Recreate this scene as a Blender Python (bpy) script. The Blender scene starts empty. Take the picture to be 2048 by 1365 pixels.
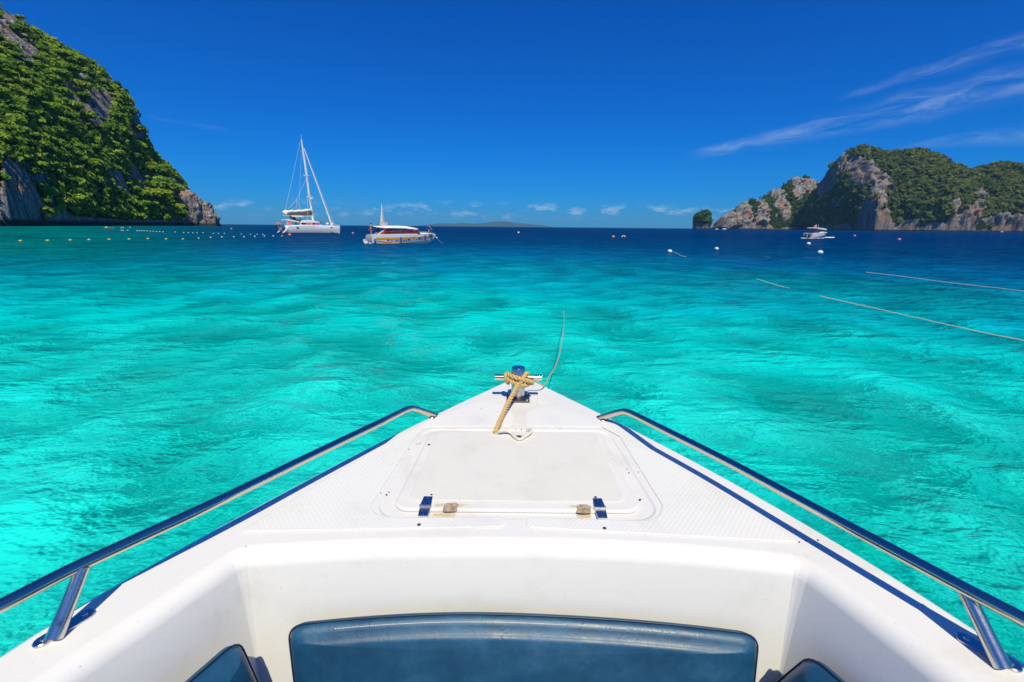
import bpy, bmesh, math, random
import numpy as np
from mathutils import Vector, Matrix
from mathutils.geometry import delaunay_2d_cdt

random.seed(7)
rng = np.random.default_rng(11)
scene = bpy.context.scene
COL = scene.collection

# ------------------------------------------------------------------ camera
F_PX, CAM_H, DECK = 910.0, 2.0, 1.15
PITCH, ROLL = math.radians(14.1), math.radians(0.52)
cam_data = bpy.data.cameras.new('camera')
cam_data.sensor_width = 36.0
cam_data.lens = F_PX * 36.0 / 2048.0
cam_data.clip_start = 0.05
cam_data.clip_end = 60000
cam = bpy.data.objects.new('camera', cam_data)
COL.objects.link(cam)
cam.matrix_world = (Matrix.Translation((0, 0, CAM_H)) @ Matrix.Rotation(math.pi / 2 - PITCH, 4, 'X')
                    @ Matrix.Rotation(ROLL, 4, 'Z'))
scene.camera = cam

# ------------------------------------------------------------------ sun, sky, exposure
SUN_TO = Vector((0.11, -0.56, 0.86)).normalized()
sun_el = math.asin(SUN_TO.z)
sun_az = math.atan2(SUN_TO.x, SUN_TO.y)
sl = bpy.data.lights.new('sun', 'SUN')
sl.energy = 4.5
sl.angle = math.radians(0.5)
sl.color = (1.0, 0.925, 0.68)
sun = bpy.data.objects.new('sun', sl)
COL.objects.link(sun)
sun.rotation_euler = (-SUN_TO).to_track_quat('-Z', 'Y').to_euler()

scene.view_settings.view_transform = 'Standard'
scene.view_settings.look = 'None'
scene.view_settings.exposure = 0.0
scene.view_settings.gamma = 1.0
scene.view_settings.use_curve_mapping = False
scene.cycles.use_denoising = True
scene.cycles.max_bounces = 6
scene.cycles.transparent_max_bounces = 12


class NT:
    """small helper for node trees"""
    def __init__(self, tree):
        self.t = tree
        tree.nodes.clear()

    def n(self, kind, inputs=None, **props):
        nd = self.t.nodes.new(kind)
        for k, v in props.items():
            setattr(nd, k, v)
        for k, v in (inputs or {}).items():
            self.set(nd.inputs[k], v)
        return nd

    def set(self, sock, v):
        if isinstance(v, bpy.types.NodeSocket):
            self.t.links.new(v, sock)
        elif isinstance(v, bpy.types.Node):
            self.t.links.new(v.outputs[0], sock)
        else:
            if sock.type == 'RGBA' and len(v) == 3:
                v = (*v, 1)
            sock.default_value = v

    def math(self, op, a, b=0.0, c=None, clamp=False):
        nd = self.n('ShaderNodeMath', operation=op, use_clamp=clamp)
        self.set(nd.inputs[0], a)
        self.set(nd.inputs[1], b)
        if c is not None:
            self.set(nd.inputs[2], c)
        return nd.outputs[0]

    def vmath(self, op, a, b=None, scale=None):
        nd = self.n('ShaderNodeVectorMath', operation=op)
        self.set(nd.inputs[0], a)
        if b is not None:
            self.set(nd.inputs[1], b)
        if scale is not None:
            self.set(nd.inputs['Scale'], scale)
        return nd.outputs[0]

    def mapr(self, v, a, b, c=0.0, d=1.0, interp='SMOOTHSTEP'):
        nd = self.n('ShaderNodeMapRange', interpolation_type=interp)
        for i, x in enumerate((v, a, b, c, d)):
            self.set(nd.inputs[i], x)
        return nd.outputs[0]

    def mix(self, f, a, b, blend='MIX'):
        nd = self.n('ShaderNodeMix', data_type='RGBA', blend_type=blend)
        self.set(nd.inputs[0], f)
        self.set(nd.inputs[6], a)
        self.set(nd.inputs[7], b)
        return nd.outputs[2]

    def noise(self, vec, scale, detail=3.0, rough=0.55, dist=0.0, kind=None):
        nd = self.n('ShaderNodeTexNoise')
        if kind:
            nd.noise_type = kind
        self.set(nd.inputs['Vector'], vec)
        nd.inputs['Scale'].default_value = scale
        nd.inputs['Detail'].default_value = detail
        nd.inputs['Roughness'].default_value = rough
        nd.inputs['Distortion'].default_value = dist
        return nd.outputs[0]

    def ramp(self, fac, stops, interp='LINEAR'):
        nd = self.n('ShaderNodeValToRGB')
        nd.color_ramp.interpolation = interp
        el = nd.color_ramp.elements
        while len(el) > 1:
            el.remove(el[0])
        for i, (p, c) in enumerate(stops):
            e = el[0] if i == 0 else el.new(p)
            e.position = p
            e.color = (*c, 1)
        self.set(nd.inputs[0], fac)
        return nd.outputs[0]


def S(r, g, b):
    """sRGB 0..255 -> linear"""
    f = lambda c: (c / 255 / 12.92) if c <= 10.3 else ((c / 255 + 0.055) / 1.055) ** 2.4
    return (f(r), f(g), f(b))


world = bpy.data.worlds.new('World')
scene.world = world
world.use_nodes = True
W = NT(world.node_tree)
sky = W.n('ShaderNodeTexSky', sky_type='NISHITA', sun_disc=False, sun_elevation=sun_el, sun_rotation=sun_az,
          altitude=0.0, air_density=1.0, dust_density=0.15, ozone_density=2.5)
sc_ = W.n('ShaderNodeSeparateColor', {0: sky.outputs[0]})                 # polarising filter and camera response


def chan(o, gain, gamma):
    return W.math('MULTIPLY', W.math('POWER', W.math('MULTIPLY', o, 0.1), gamma), gain * 10)


tint = W.n('ShaderNodeCombineColor', {0: chan(sc_.outputs[0], 0.06, 4.0), 1: chan(sc_.outputs[1], 0.395, 1.05), 2: chan(sc_.outputs[2], 0.99, 0.86)}).outputs[0]
geo = W.n('ShaderNodeTexCoord')
sep = W.n('ShaderNodeSeparateXYZ', {0: geo.outputs['Generated']})
yy = W.math('MAXIMUM', sep.outputs[1], 0.02)
u_ = W.math('DIVIDE', sep.outputs[0], yy)
w_ = W.math('DIVIDE', sep.outputs[2], yy)
uw = W.n('ShaderNodeCombineXYZ', {0: u_, 1: w_, 2: 0.0}).outputs[0]
wob = W.noise(uw, 5.0, 3.0)


def band(slope, icpt, curve, width, u0, u1, strength, seedz):
    base = W.math('ADD', W.math('MULTIPLY', u_, slope), icpt)
    base = W.math('ADD', base, W.math('MULTIPLY', W.math('MULTIPLY', u_, u_), curve))
    d = W.math('SUBTRACT', w_, base)
    d = W.math('ADD', d, W.math('MULTIPLY', W.math('SUBTRACT', wob, 0.5), 0.03))
    grow = W.math('MULTIPLY', W.mapr(u_, u0, u1, 0.35, 1.0), width)
    m = W.math('SUBTRACT', 1.0, W.math('DIVIDE', W.math('ABSOLUTE', d), grow), clamp=True)
    st = W.n('ShaderNodeCombineXYZ', {0: W.math('MULTIPLY', u_, 8.0), 1: W.math('MULTIPLY', d, 48.0), 2: seedz}).outputs[0]
    fib = W.mapr(W.noise(st, 1.0, 6.0, 0.65, 0.6), 0.30, 0.88)
    m = W.math('MULTIPLY', W.mapr(m, 0.0, 1.0), fib)
    m = W.math('MULTIPLY', m, W.mapr(u_, u0, u0 + 0.1))
    return W.math('MULTIPLY', m, strength)


cl = band(0.222, 0.0625, 0.0, 0.046, 0.33, 0.95, 0.30, 1.0)
cl = W.math('ADD', cl, band(0.30, 0.062, 0.0, 0.028, 0.62, 1.0, 0.22, 4.0))
cl = W.math('ADD', cl, band(0.095, 0.094, 0.0, 0.026, 0.75, 1.05, 0.18, 9.0))
b4 = W.math('MULTIPLY', band(-0.16, 0.092, 0.0, 0.008, -0.78, -0.6, 0.06, 12.0), W.mapr(u_, -0.55, -0.62))
cl = W.math('ADD', cl, b4)
# small fair-weather clouds low over the horizon
cz = W.n('ShaderNodeCombineXYZ', {0: W.math('MULTIPLY', u_, 26.0), 1: W.math('MULTIPLY', w_, 64.0), 2: 3.3}).outputs[0]
cn = W.mapr(W.noise(cz, 1.0, 5.0, 0.6), 0.50, 0.72)
cb = W.math('MULTIPLY', W.mapr(w_, 0.010, 0.026), W.mapr(w_, 0.056, 0.036))
cum = W.math('MULTIPLY', W.math('MULTIPLY', cn, cb), 0.42)
front = W.mapr(sep.outputs[1], 0.1, 0.35)
cl = W.math('MULTIPLY', W.math('ADD', cl, cum, clamp=True), front)
skyc = W.mix(cl, tint, (7.6, 9.0, 9.4))
bg = W.n('ShaderNodeBackground', {0: skyc, 1: 0.10})
wo = W.n('ShaderNodeOutputWorld', {0: bg.outputs[0]})


# ------------------------------------------------------------------ measuring helpers (photo pixel -> place in the bay)
def ray(x, y):
    u, v = x - 1024, -(y - 682.5)
    c, s = math.cos(ROLL), math.sin(ROLL)
    a, b = u * c - v * s, u * s + v * c
    return Vector((a, F_PX * math.cos(PITCH) + b * math.sin(PITCH), -F_PX * math.sin(PITCH) + b * math.cos(PITCH)))


def onz(x, y, z=0.0):
    d = ray(x, y)
    return Vector((0, 0, CAM_H)) + d * ((z - CAM_H) / d.z)


def aty(x, y, Y):
    d = ray(x, y)
    return Vector((0, 0, CAM_H)) + d * (Y / d.y)


# ------------------------------------------------------------------ object helpers
def tag(o, label=None, cat=None, group=None, kind=None):
    if label: o['label'] = label
    if cat: o['category'] = cat
    if group: o['group'] = group
    if kind: o['kind'] = kind
    return o


def empty(name, loc=(0, 0, 0), rz=0.0):
    o = bpy.data.objects.new(name, None)
    COL.objects.link(o)
    o.location = loc
    o.rotation_euler = (0, 0, rz)
    o.empty_display_size = 0.2
    return o


def link(name, me, mat=None, parent=None):
    o = bpy.data.objects.new(name, me)
    COL.objects.link(o)
    if mat is not None and len(me.materials) == 0:
        for m in (mat if isinstance(mat, (list, tuple)) else [mat]):
            me.materials.append(m)
    if parent is not None:
        o.parent = parent
    return o


class MB:
    """collects vertices and faces for one mesh"""
    def __init__(self):
        self.v, self.f, self.m = [], [], []

    def add(self, vs, fs, mi=0):
        k = len(self.v)
        self.v += [tuple(p) for p in vs]
        self.f += [tuple(i + k for i in f) for f in fs]
        self.m += [mi] * len(fs)
        return self

    def box(self, c, s, rz=0.0, mi=0, taper=1.0):
        cx, cy, cz = c
        a, b, h = s[0] / 2, s[1] / 2, s[2] / 2
        vs = []
        for z, t in ((-h, 1.0), (h, taper)):
            for x, y in ((-a, -b), (a, -b), (a, b), (-a, b)):
                x, y = x * t, y * t
                vs.append((cx + x * math.cos(rz) - y * math.sin(rz), cy + x * math.sin(rz) + y * math.cos(rz), cz + z))
        return self.add(vs, [(3, 2, 1, 0), (4, 5, 6, 7), (0, 1, 5, 4), (1, 2, 6, 5), (2, 3, 7, 6), (3, 0, 4, 7)], mi)

    def loft(self, rings, closed=True, cap0=False, cap1=False, mi=0):
        n = len(rings[0])
        vs = [p for r in rings for p in r]
        fs = []
        for i in range(len(rings) - 1):
            for j in range(n if closed else n - 1):
                k = (j + 1) % n
                fs.append((i * n + j, i * n + k, (i + 1) * n + k, (i + 1) * n + j))
        if cap0: fs.append(tuple(range(n))[::-1])
        if cap1: fs.append(tuple((len(rings) - 1) * n + j for j in range(n)))
        return self.add(vs, fs, mi)

    def tube(self, path, r, n=10, mi=0, flat=None, up=None, cap=True):
        path = [Vector(p) for p in path]
        rs = r if isinstance(r, (list, tuple)) else [r] * len(path)
        rings = []
        t0 = (path[1] - path[0]).normalized()
        a = Vector(up) if up else (Vector((0, 0, 1)) if abs(t0.z) < 0.9 else Vector((1, 0, 0)))
        nrm = (a - t0 * a.dot(t0)).normalized()
        for i, p in enumerate(path):
            t = (path[min(i + 1, len(path) - 1)] - path[max(i - 1, 0)]).normalized()
            nrm = (nrm - t * nrm.dot(t)).normalized()
            b = t.cross(nrm)
            fl = flat or 1.0
            rings.append([p + nrm * (rs[i] * math.cos(q)) + b * (rs[i] * fl * math.sin(q))
                          for q in [2 * math.pi * k / n for k in range(n)]])
        return self.loft(rings, True, cap, cap, mi)

    def lathe(self, prof, c=(0, 0, 0), n=16, mi=0):
        rings = [[(c[0] + r * math.cos(q), c[1] + r * math.sin(q), c[2] + z) for q in [2 * math.pi * k / n for k in range(n)]]
                 for r, z in prof]
        return self.loft(rings, True, prof[0][0] > 1e-4, prof[-1][0] > 1e-4, mi)

    def prism(self, poly, z0, z1, mi=0):
        """poly in xy, extruded in z"""
        return self.loft([[(x, y, z0) for x, y in poly], [(x, y, z1) for x, y in poly]], True, True, True, mi)

    def slab(self, poly, y0, y1, mi=0):
        """poly in xz, extruded in y"""
        return self.loft([[(x, y0, z) for x, z in poly], [(x, y1, z) for x, z in poly]], True, True, True, mi)

    def build(self, name, mat=None, parent=None, smooth=None, fix=True):
        me = bpy.data.meshes.new(name)
        me.from_pydata(self.v, [], self.f)
        if fix:
            bm = bmesh.new(); bm.from_mesh(me)
            bmesh.ops.recalc_face_normals(bm, faces=bm.faces)
            bm.to_mesh(me); bm.free()
        mats = mat if isinstance(mat, (list, tuple)) else [mat]
        for m in mats: me.materials.append(m)
        if len(mats) > 1:
            me.polygons.foreach_set('material_index', self.m)
        if smooth is not None:
            me.polygons.foreach_set('use_smooth', [True] * len(me.polygons))
            me.set_sharp_from_angle(angle=math.radians(smooth))
        return link(name, me, None, parent)


def np_mesh(name, verts, faces, mat=None, smooth=False, attr=None):
    """verts (N,3), faces (M,k) arrays -> mesh datablock"""
    me = bpy.data.meshes.new(name)
    k = faces.shape[1]
    me.vertices.add(len(verts))
    me.vertices.foreach_set('co', np.ascontiguousarray(verts, dtype=np.float32).ravel())
    me.loops.add(faces.size)
    me.loops.foreach_set('vertex_index', np.ascontiguousarray(faces, dtype=np.int32).ravel())
    me.polygons.add(len(faces))
    me.polygons.foreach_set('loop_start', np.arange(0, faces.size, k, dtype=np.int32))
    if smooth:
        me.polygons.foreach_set('use_smooth', np.ones(len(faces), dtype=bool))
    me.update(calc_edges=True)
    for nm, arr in (attr or {}).items():
        a = me.attributes.new(nm, 'FLOAT', 'POINT')
        a.data.foreach_set('value', np.ascontiguousarray(arr, dtype=np.float32))
    me.validate()
    if mat: me.materials.append(mat)
    return me


def catmull(pts, per=8):
    pts = [Vector(p) for p in pts]
    P = [pts[0] * 2 - pts[1]] + pts + [pts[-1] * 2 - pts[-2]]
    out = []
    for i in range(1, len(P) - 2):
        p0, p1, p2, p3 = P[i - 1:i + 3]
        for k in range(per):
            t = k / per
            out.append(0.5 * ((2 * p1) + (p2 - p0) * t + (2 * p0 - 5 * p1 + 4 * p2 - p3) * t * t + (3 * p1 - p0 - 3 * p2 + p3) * t ** 3))
    out.append(P[-2])
    return out


# numpy value noise -------------------------------------------------
def _hash(ix, iy, iz, seed):
    h = (ix.astype(np.int64) * 374761393 + iy.astype(np.int64) * 668265263 + iz.astype(np.int64) * 2147483647 + seed * 144665) & 0xffffffff
    h = ((h ^ (h >> 13)) * 1274126177) & 0xffffffff
    h = ((h ^ (h >> 16)) * 2246822519) & 0xffffffff
    return ((h ^ (h >> 15)) & 0xffffff) / float(0xffffff)


def vnoise(p, seed=0):
    i = np.floor(p)
    f = p - i
    f = f * f * f * (f * (f * 6 - 15) + 10)
    i = i.astype(np.int64)
    r = 0
    for dx in (0, 1):
        wx = f[:, 0] if dx else 1 - f[:, 0]
        for dy in (0, 1):
            wy = f[:, 1] if dy else 1 - f[:, 1]
            for dz in (0, 1):
                wz = f[:, 2] if dz else 1 - f[:, 2]
                r = r + wx * wy * wz * _hash(i[:, 0] + dx, i[:, 1] + dy, i[:, 2] + dz, seed)
    return r


def fbm(p, octaves=4, seed=0, gain=0.5, ridged=False):
    a, s, t = 1.0, 0.0, 0.0
    q = np.array(p, dtype=float)
    for o in range(octaves):
        n = vnoise(q, seed + o)
        if ridged: n = 1 - np.abs(2 * n - 1)
        s = s + a * n
        t += a
        a *= gain
        q = q * 2.03 + 7.31
    return s / t


# ------------------------------------------------------------------ materials
def pmat(name, color, rough=0.5, metal=0.0, spec=0.5, bump=None, var=None, coat=0.0):
    m = bpy.data.materials.new(name)
    m.use_nodes = True
    T = NT(m.node_tree)
    out = T.n('ShaderNodeOutputMaterial')
    b = T.n('ShaderNodeBsdfPrincipled', {'Base Color': color, 'Roughness': rough, 'Metallic': metal})
    b.inputs['Specular IOR Level'].default_value = spec
    b.inputs['Coat Weight'].default_value = coat
    co = T.n('ShaderNodeTexCoord').outputs['Object']
    if var:
        c2, sc, lo, hi = var
        f = T.mapr(T.noise(co, sc, 4.0, 0.6), lo, hi)
        T.set(b.inputs['Base Color'], T.mix(f, color, c2))
    if bump:
        sc, st, dist = bump
        bn = T.n('ShaderNodeBump', {'Height': T.noise(co, sc, 4.0, 0.6), 'Strength': st, 'Distance': dist})
        T.set(b.inputs['Normal'], bn.outputs[0])
    T.set(out.inputs[0], b.outputs[0])
    return m


def leaf_mat(name, stops, hue_noise=0.12):
    m = bpy.data.materials.new(name)
    m.use_nodes = True
    T = NT(m.node_tree)
    out = T.n('ShaderNodeOutputMaterial')
    g = T.n('ShaderNodeNewGeometry')
    oi = T.n('ShaderNodeObjectInfo')
    pat = T.noise(g.outputs['Position'], hue_noise, 2.0)
    f = T.math('ADD', T.math('MULTIPLY', g.outputs['Random Per Island'], 0.38), T.math('MULTIPLY', pat, 0.45))
    f = T.math('ADD', f, T.math('MULTIPLY', T.math('SUBTRACT', oi.outputs['Random'], 0.5), 0.55), clamp=True)
    col = T.ramp(f, stops)
    d = T.n('ShaderNodeBsdfDiffuse', {0: col})
    tr = T.n('ShaderNodeBsdfTranslucent', {0: col})
    mx = T.n('ShaderNodeMixShader', {0: 0.25, 1: d.outputs[0], 2: tr.outputs[0]})
    T.set(out.inputs[0], mx.outputs[0])
    return m


M = {}
M['gelcoat'] = pmat('gelcoat', (0.81, 0.795, 0.77), 0.30, 0, 0.45, bump=(9.0, 0.05, 0.01), var=((0.66, 0.625, 0.57), 3.2, 0.50, 0.78), coat=0.15)


def gelcoat():
    m = bpy.data.materials.new('gelcoat'); m.use_nodes = True
    T = NT(m.node_tree)
    out = T.n('ShaderNodeOutputMaterial')
    co = T.n('ShaderNodeTexCoord').outputs['Object']
    c = T.mix(T.math('MULTIPLY', T.mapr(T.noise(co, 3.2, 5.0, 0.65), 0.48, 0.78), 0.85), (0.81, 0.795, 0.77), (0.66, 0.62, 0.55))
    c = T.mix(T.math('MULTIPLY', T.mapr(T.noise(co, 0.9, 6.0, 0.75), 0.55, 0.75), 0.35), c, (0.60, 0.55, 0.47))
    c = T.mix(T.math('MULTIPLY', T.mapr(T.noise(co, 130.0, 2.0, 0.5), 0.735, 0.775), 0.6), c, (0.30, 0.26, 0.21))
    st = T.n('ShaderNodeMapping', {0: co, 'Rotation': (0, 0, 0.6), 'Scale': (40.0, 2.2, 9.0)}).outputs[0]
    c = T.mix(T.math('MULTIPLY', T.mapr(T.noise(st, 1.6, 3.0, 0.6), 0.66, 0.75), 0.22), c, (0.52, 0.49, 0.44))
    bn = T.n('ShaderNodeBump', {'Height': T.noise(co, 9.0, 4.0, 0.6), 'Strength': 0.06, 'Distance': 0.01})
    p = T.n('ShaderNodeBsdfPrincipled', {'Base Color': c, 'Roughness': T.mapr(T.noise(co, 6.0, 4.0, 0.6), 0.3, 0.7, 0.24, 0.42), 'Normal': bn.outputs[0]})
    T.set(out.inputs[0], p.outputs[0])
    return m


M['gelcoat'] = gelcoat()
M['gelcoat_hull'] = pmat('gelcoat_hull', (0.80, 0.80, 0.80), 0.22, 0, 0.5)
M['steel'] = pmat('polished_steel', (0.66, 0.60, 0.47), 0.15, 1.0, 0.5, bump=(60.0, 0.04, 0.002))
M['steel_worn'] = pmat('worn_steel', (0.62, 0.60, 0.58), 0.24, 1.0, 0.5, bump=(90.0, 0.18, 0.002), var=((0.33, 0.25, 0.17), 22.0, 0.58, 0.72))
M['dark_steel'] = pmat('tarnished_steel', (0.18, 0.16, 0.15), 0.35, 0.9, 0.5, var=((0.33, 0.19, 0.08), 30.0, 0.55, 0.75))
M['piping'] = pmat('piping_vinyl', (0.006, 0.022, 0.07), 0.4)
M['thread'] = pmat('white_thread', (0.75, 0.76, 0.78), 0.8)
M['cord'] = pmat('white_cord', (0.72, 0.68, 0.60), 0.85, bump=(300.0, 0.4, 0.002), var=((0.42, 0.36, 0.28), 30.0, 0.55, 0.8))
M['black'] = pmat('black_rubber', (0.012, 0.012, 0.013), 0.6)
M['dark'] = pmat('dark_plastic', (0.03, 0.03, 0.034), 0.45)
M['white'] = pmat('white_paint', (0.80, 0.80, 0.79), 0.35)
M['offwhite'] = pmat('canvas_white', (0.78, 0.77, 0.74), 0.8)
M['grey_canvas'] = pmat('charcoal_canvas', (0.055, 0.052, 0.06), 0.85, var=((0.10, 0.09, 0.10), 3.0, 0.4, 0.7))
M['window'] = pmat('tinted_window', (0.02, 0.022, 0.028), 0.08, 0, 0.6)
M['red'] = pmat('red_paint', (0.55, 0.022, 0.02), 0.35)
M['darkred'] = pmat('dark_red_tint', (0.13, 0.02, 0.022), 0.25)
M['yellow'] = pmat('yellow_paint', (0.80, 0.42, 0.03), 0.4)
M['orange'] = pmat('orange_paint', (0.72, 0.20, 0.02), 0.4)
M['blue'] = pmat('blue_fender', (0.01, 0.09, 0.50), 0.5)
M['bluemark'] = pmat('blue_lettering', (0.02, 0.09, 0.34), 0.5)
M['purple'] = pmat('purple_towel', (0.42, 0.05, 0.55), 0.9)
M['pink'] = pmat('pink_towel', (0.70, 0.20, 0.30), 0.9)
M['teal'] = pmat('teal_towel', (0.02, 0.25, 0.36), 0.9)
M['ring'] = pmat('orange_ring', (0.80, 0.22, 0.14), 0.6)
M['engine'] = pmat('engine_grey', (0.30, 0.31, 0.33), 0.35)
M['skin'] = pmat('skin', (0.60, 0.34, 0.20), 0.55)
M['skin_pale'] = pmat('skin_pale', (0.56, 0.36, 0.27), 0.55)
M['hair'] = pmat('hair', (0.015, 0.011, 0.009), 0.6)
M['shirt_blue'] = pmat('blue_shirt', (0.015, 0.06, 0.48), 0.9)
M['vest_yellow'] = pmat('yellow_vest', (0.78, 0.36, 0.015), 0.8)
M['shorts_red'] = pmat('red_shorts', (0.50, 0.13, 0.11), 0.9)
M['shorts_dark'] = pmat('dark_shorts', (0.03, 0.03, 0.045), 0.9)
M['shirt_pink'] = pmat('pink_shirt', (0.72, 0.30, 0.28), 0.9)
M['buoy_white'] = pmat('buoy_white', (0.80, 0.79, 0.74), 0.5, var=((0.52, 0.50, 0.40), 3.0, 0.55, 0.8))
M['buoy_yellow'] = pmat('buoy_yellow', (0.78, 0.55, 0.06), 0.5)
M['buoy_pink'] = pmat('buoy_pink', (0.78, 0.22, 0.26), 0.5)
M['buoy_orange'] = pmat('buoy_orange', (0.80, 0.25, 0.12), 0.5)
M['foam'] = pmat('foam', (0.78, 0.80, 0.82), 0.9)
M['rope_line'] = pmat('floating_line', (0.78, 0.73, 0.48), 0.8)
M['rope_pale'] = pmat('pale_line', (0.66, 0.62, 0.50), 0.8)
M['wood'] = pmat('boat_wood', (0.36, 0.24, 0.10), 0.6)
M['hole'] = pmat('drill_hole', (0.05, 0.045, 0.04), 0.8)
M['sealant'] = pmat('old_sealant', (0.62, 0.50, 0.30), 0.8, bump=(120.0, 0.4, 0.002), var=((0.70, 0.64, 0.52), 40.0, 0.4, 0.7))
M['sealant_dirty'] = pmat('dirty_sealant', (0.50, 0.39, 0.28), 0.9, bump=(160.0, 0.3, 0.001), var=((0.30, 0.21, 0.14), 70.0, 0.42, 0.6))


def nonskid(name, base, period, depth):
    m = bpy.data.materials.new(name); m.use_nodes = True
    T = NT(m.node_tree)
    out = T.n('ShaderNodeOutputMaterial')
    co = T.n('ShaderNodeTexCoord').outputs['Object']
    sx = T.n('ShaderNodeSeparateXYZ', {0: co})
    k = 2 * math.pi / period
    a = T.math('SINE', T.math('MULTIPLY', sx.outputs[0], k))
    b = T.math('SINE', T.math('MULTIPLY', sx.outputs[1], k * 0.8))
    h = T.math('MULTIPLY', a, b)
    h = T.mapr(h, -0.3, 0.6)
    dirt = T.mapr(T.noise(co, 5.0, 6.0, 0.7), 0.45, 0.85)
    spk = T.mapr(T.noise(co, 160.0, 2.0, 0.5), 0.70, 0.78)
    c = T.mix(T.math('MULTIPLY', dirt, 0.45), base, (0.56, 0.53, 0.47))
    c = T.mix(T.math('MULTIPLY', spk, 0.35), c, (0.30, 0.27, 0.23))
    bn = T.n('ShaderNodeBump', {'Height': h, 'Strength': 0.26, 'Distance': depth})
    p = T.n('ShaderNodeBsdfPrincipled', {'Base Color': c, 'Roughness': 0.5, 'Normal': bn.outputs[0]})
    T.set(out.inputs[0], p.outputs[0])
    return m


M['nonskid'] = nonskid('nonskid_deck', (0.81, 0.80, 0.78), 0.016, 0.0016)
M['nonskid_lid'] = nonskid('nonskid_lid', (0.78, 0.755, 0.705), 0.011, 0.0012)


def leather_mat():
    m = bpy.data.materials.new('blue_leatherette'); m.use_nodes = True
    T = NT(m.node_tree)
    out = T.n('ShaderNodeOutputMaterial')
    co = T.n('ShaderNodeTexCoord').outputs['Object']
    big = T.noise(co, 9.0, 6.0, 0.7)
    wr = T.noise(co, 44.0, 6.0, 0.66, 1.2, 'RIDGED_MULTIFRACTAL')
    c = T.ramp(big, [(0.30, (0.006, 0.050, 0.118)), (0.52, (0.011, 0.078, 0.165)), (0.72, (0.028, 0.118, 0.225))])
    c = T.mix(T.math('MULTIPLY', T.mapr(wr, 0.75, 1.25), 0.42), c, (0.085, 0.20, 0.31))
    bn = T.n('ShaderNodeBump', {'Height': wr, 'Strength': 0.15, 'Distance': 0.003})
    p = T.n('ShaderNodeBsdfPrincipled', {'Base Color': c, 'Roughness': T.mapr(big, 0.3, 0.7, 0.38, 0.50), 'Normal': bn.outputs[0]})
    p.inputs['Specular IOR Level'].default_value = 0.5
    T.set(out.inputs[0], p.outputs[0])
    return m


M['leather'] = leather_mat()


def rope_mat():
    m = bpy.data.materials.new('manila_rope'); m.use_nodes = True
    T = NT(m.node_tree)
    out = T.n('ShaderNodeOutputMaterial')
    co = T.n('ShaderNodeTexCoord').outputs['Object']
    n = T.noise(co, 240.0, 4.0, 0.6)
    c = T.ramp(n, [(0.3, (0.38, 0.23, 0.085)), (0.5, (0.60, 0.40, 0.165)), (0.7, (0.74, 0.56, 0.28))])
    bn = T.n('ShaderNodeBump', {'Height': n, 'Strength': 0.5, 'Distance': 0.002})
    p = T.n('ShaderNodeBsdfPrincipled', {'Base Color': c, 'Roughness': 0.85, 'Normal': bn.outputs[0]})
    T.set(out.inputs[0], p.outputs[0])
    return m


M['rope'] = rope_mat()


def rock_mat():
    m = bpy.data.materials.new('limestone'); m.use_nodes = True
    T = NT(m.node_tree)
    out = T.n('ShaderNodeOutputMaterial')
    g = T.n('ShaderNodeNewGeometry')
    at = T.n('ShaderNodeAttribute', attribute_name='veg')
    sc = T.n('ShaderNodeAttribute', attribute_name='grain')
    P = T.vmath('SCALE', g.outputs['Position'], scale=sc.outputs['Fac'])
    Ps = T.vmath('MULTIPLY', P, (1.0, 1.0, 0.13))
    streak = T.noise(Ps, 0.30, 6.0, 0.65, 0.5)
    blot = T.noise(P, 0.07, 4.0, 0.6)
    fine = T.noise(P, 0.9, 6.0, 0.7)
    c = T.ramp(streak, [(0.30, (0.06, 0.055, 0.057)), (0.44, (0.23, 0.21, 0.205)), (0.58, (0.42, 0.39, 0.37)), (0.72, (0.58, 0.52, 0.46))])
    c = T.mix(T.math('MULTIPLY', T.mapr(blot, 0.49, 0.66), 0.75), c, (0.50, 0.27, 0.17))
    c = T.mix(T.mapr(fine, 0.52, 0.36), c, (0.05, 0.047, 0.05))
    z = T.n('ShaderNodeSeparateXYZ', {0: g.outputs['Position']}).outputs[2]
    c = T.mix(T.math('MULTIPLY', T.mapr(z, 5.0, 1.8), 0.92), c, (0.028, 0.026, 0.024))        # tide mark, carried higher as painted shade of the undercut
    soil = T.ramp(fine, [(0.35, (0.012, 0.020, 0.006)), (0.6, (0.030, 0.050, 0.012)), (0.75, (0.06, 0.075, 0.02))])
    vf = T.mapr(T.math('ADD', at.outputs['Fac'], T.math('MULTIPLY', T.math('SUBTRACT', fine, 0.5), 0.9)), 0.42, 0.58)
    c = T.mix(vf, c, soil)
    h = T.math('ADD', T.math('MULTIPLY', streak, 0.7), T.math('MULTIPLY', fine, 0.5))
    bn = T.n('ShaderNodeBump', {'Height': h, 'Strength': 0.9, 'Distance': 2.5})
    tn = T.n('ShaderNodeAttribute', attribute_name='tone')
    c = T.mix(tn.outputs['Fac'], (0.0, 0.0, 0.0), c)
    p = T.n('ShaderNodeBsdfDiffuse', {0: c, 'Normal': bn.outputs[0]})
    T.set(out.inputs[0], p.outputs[0])
    return m


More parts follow.
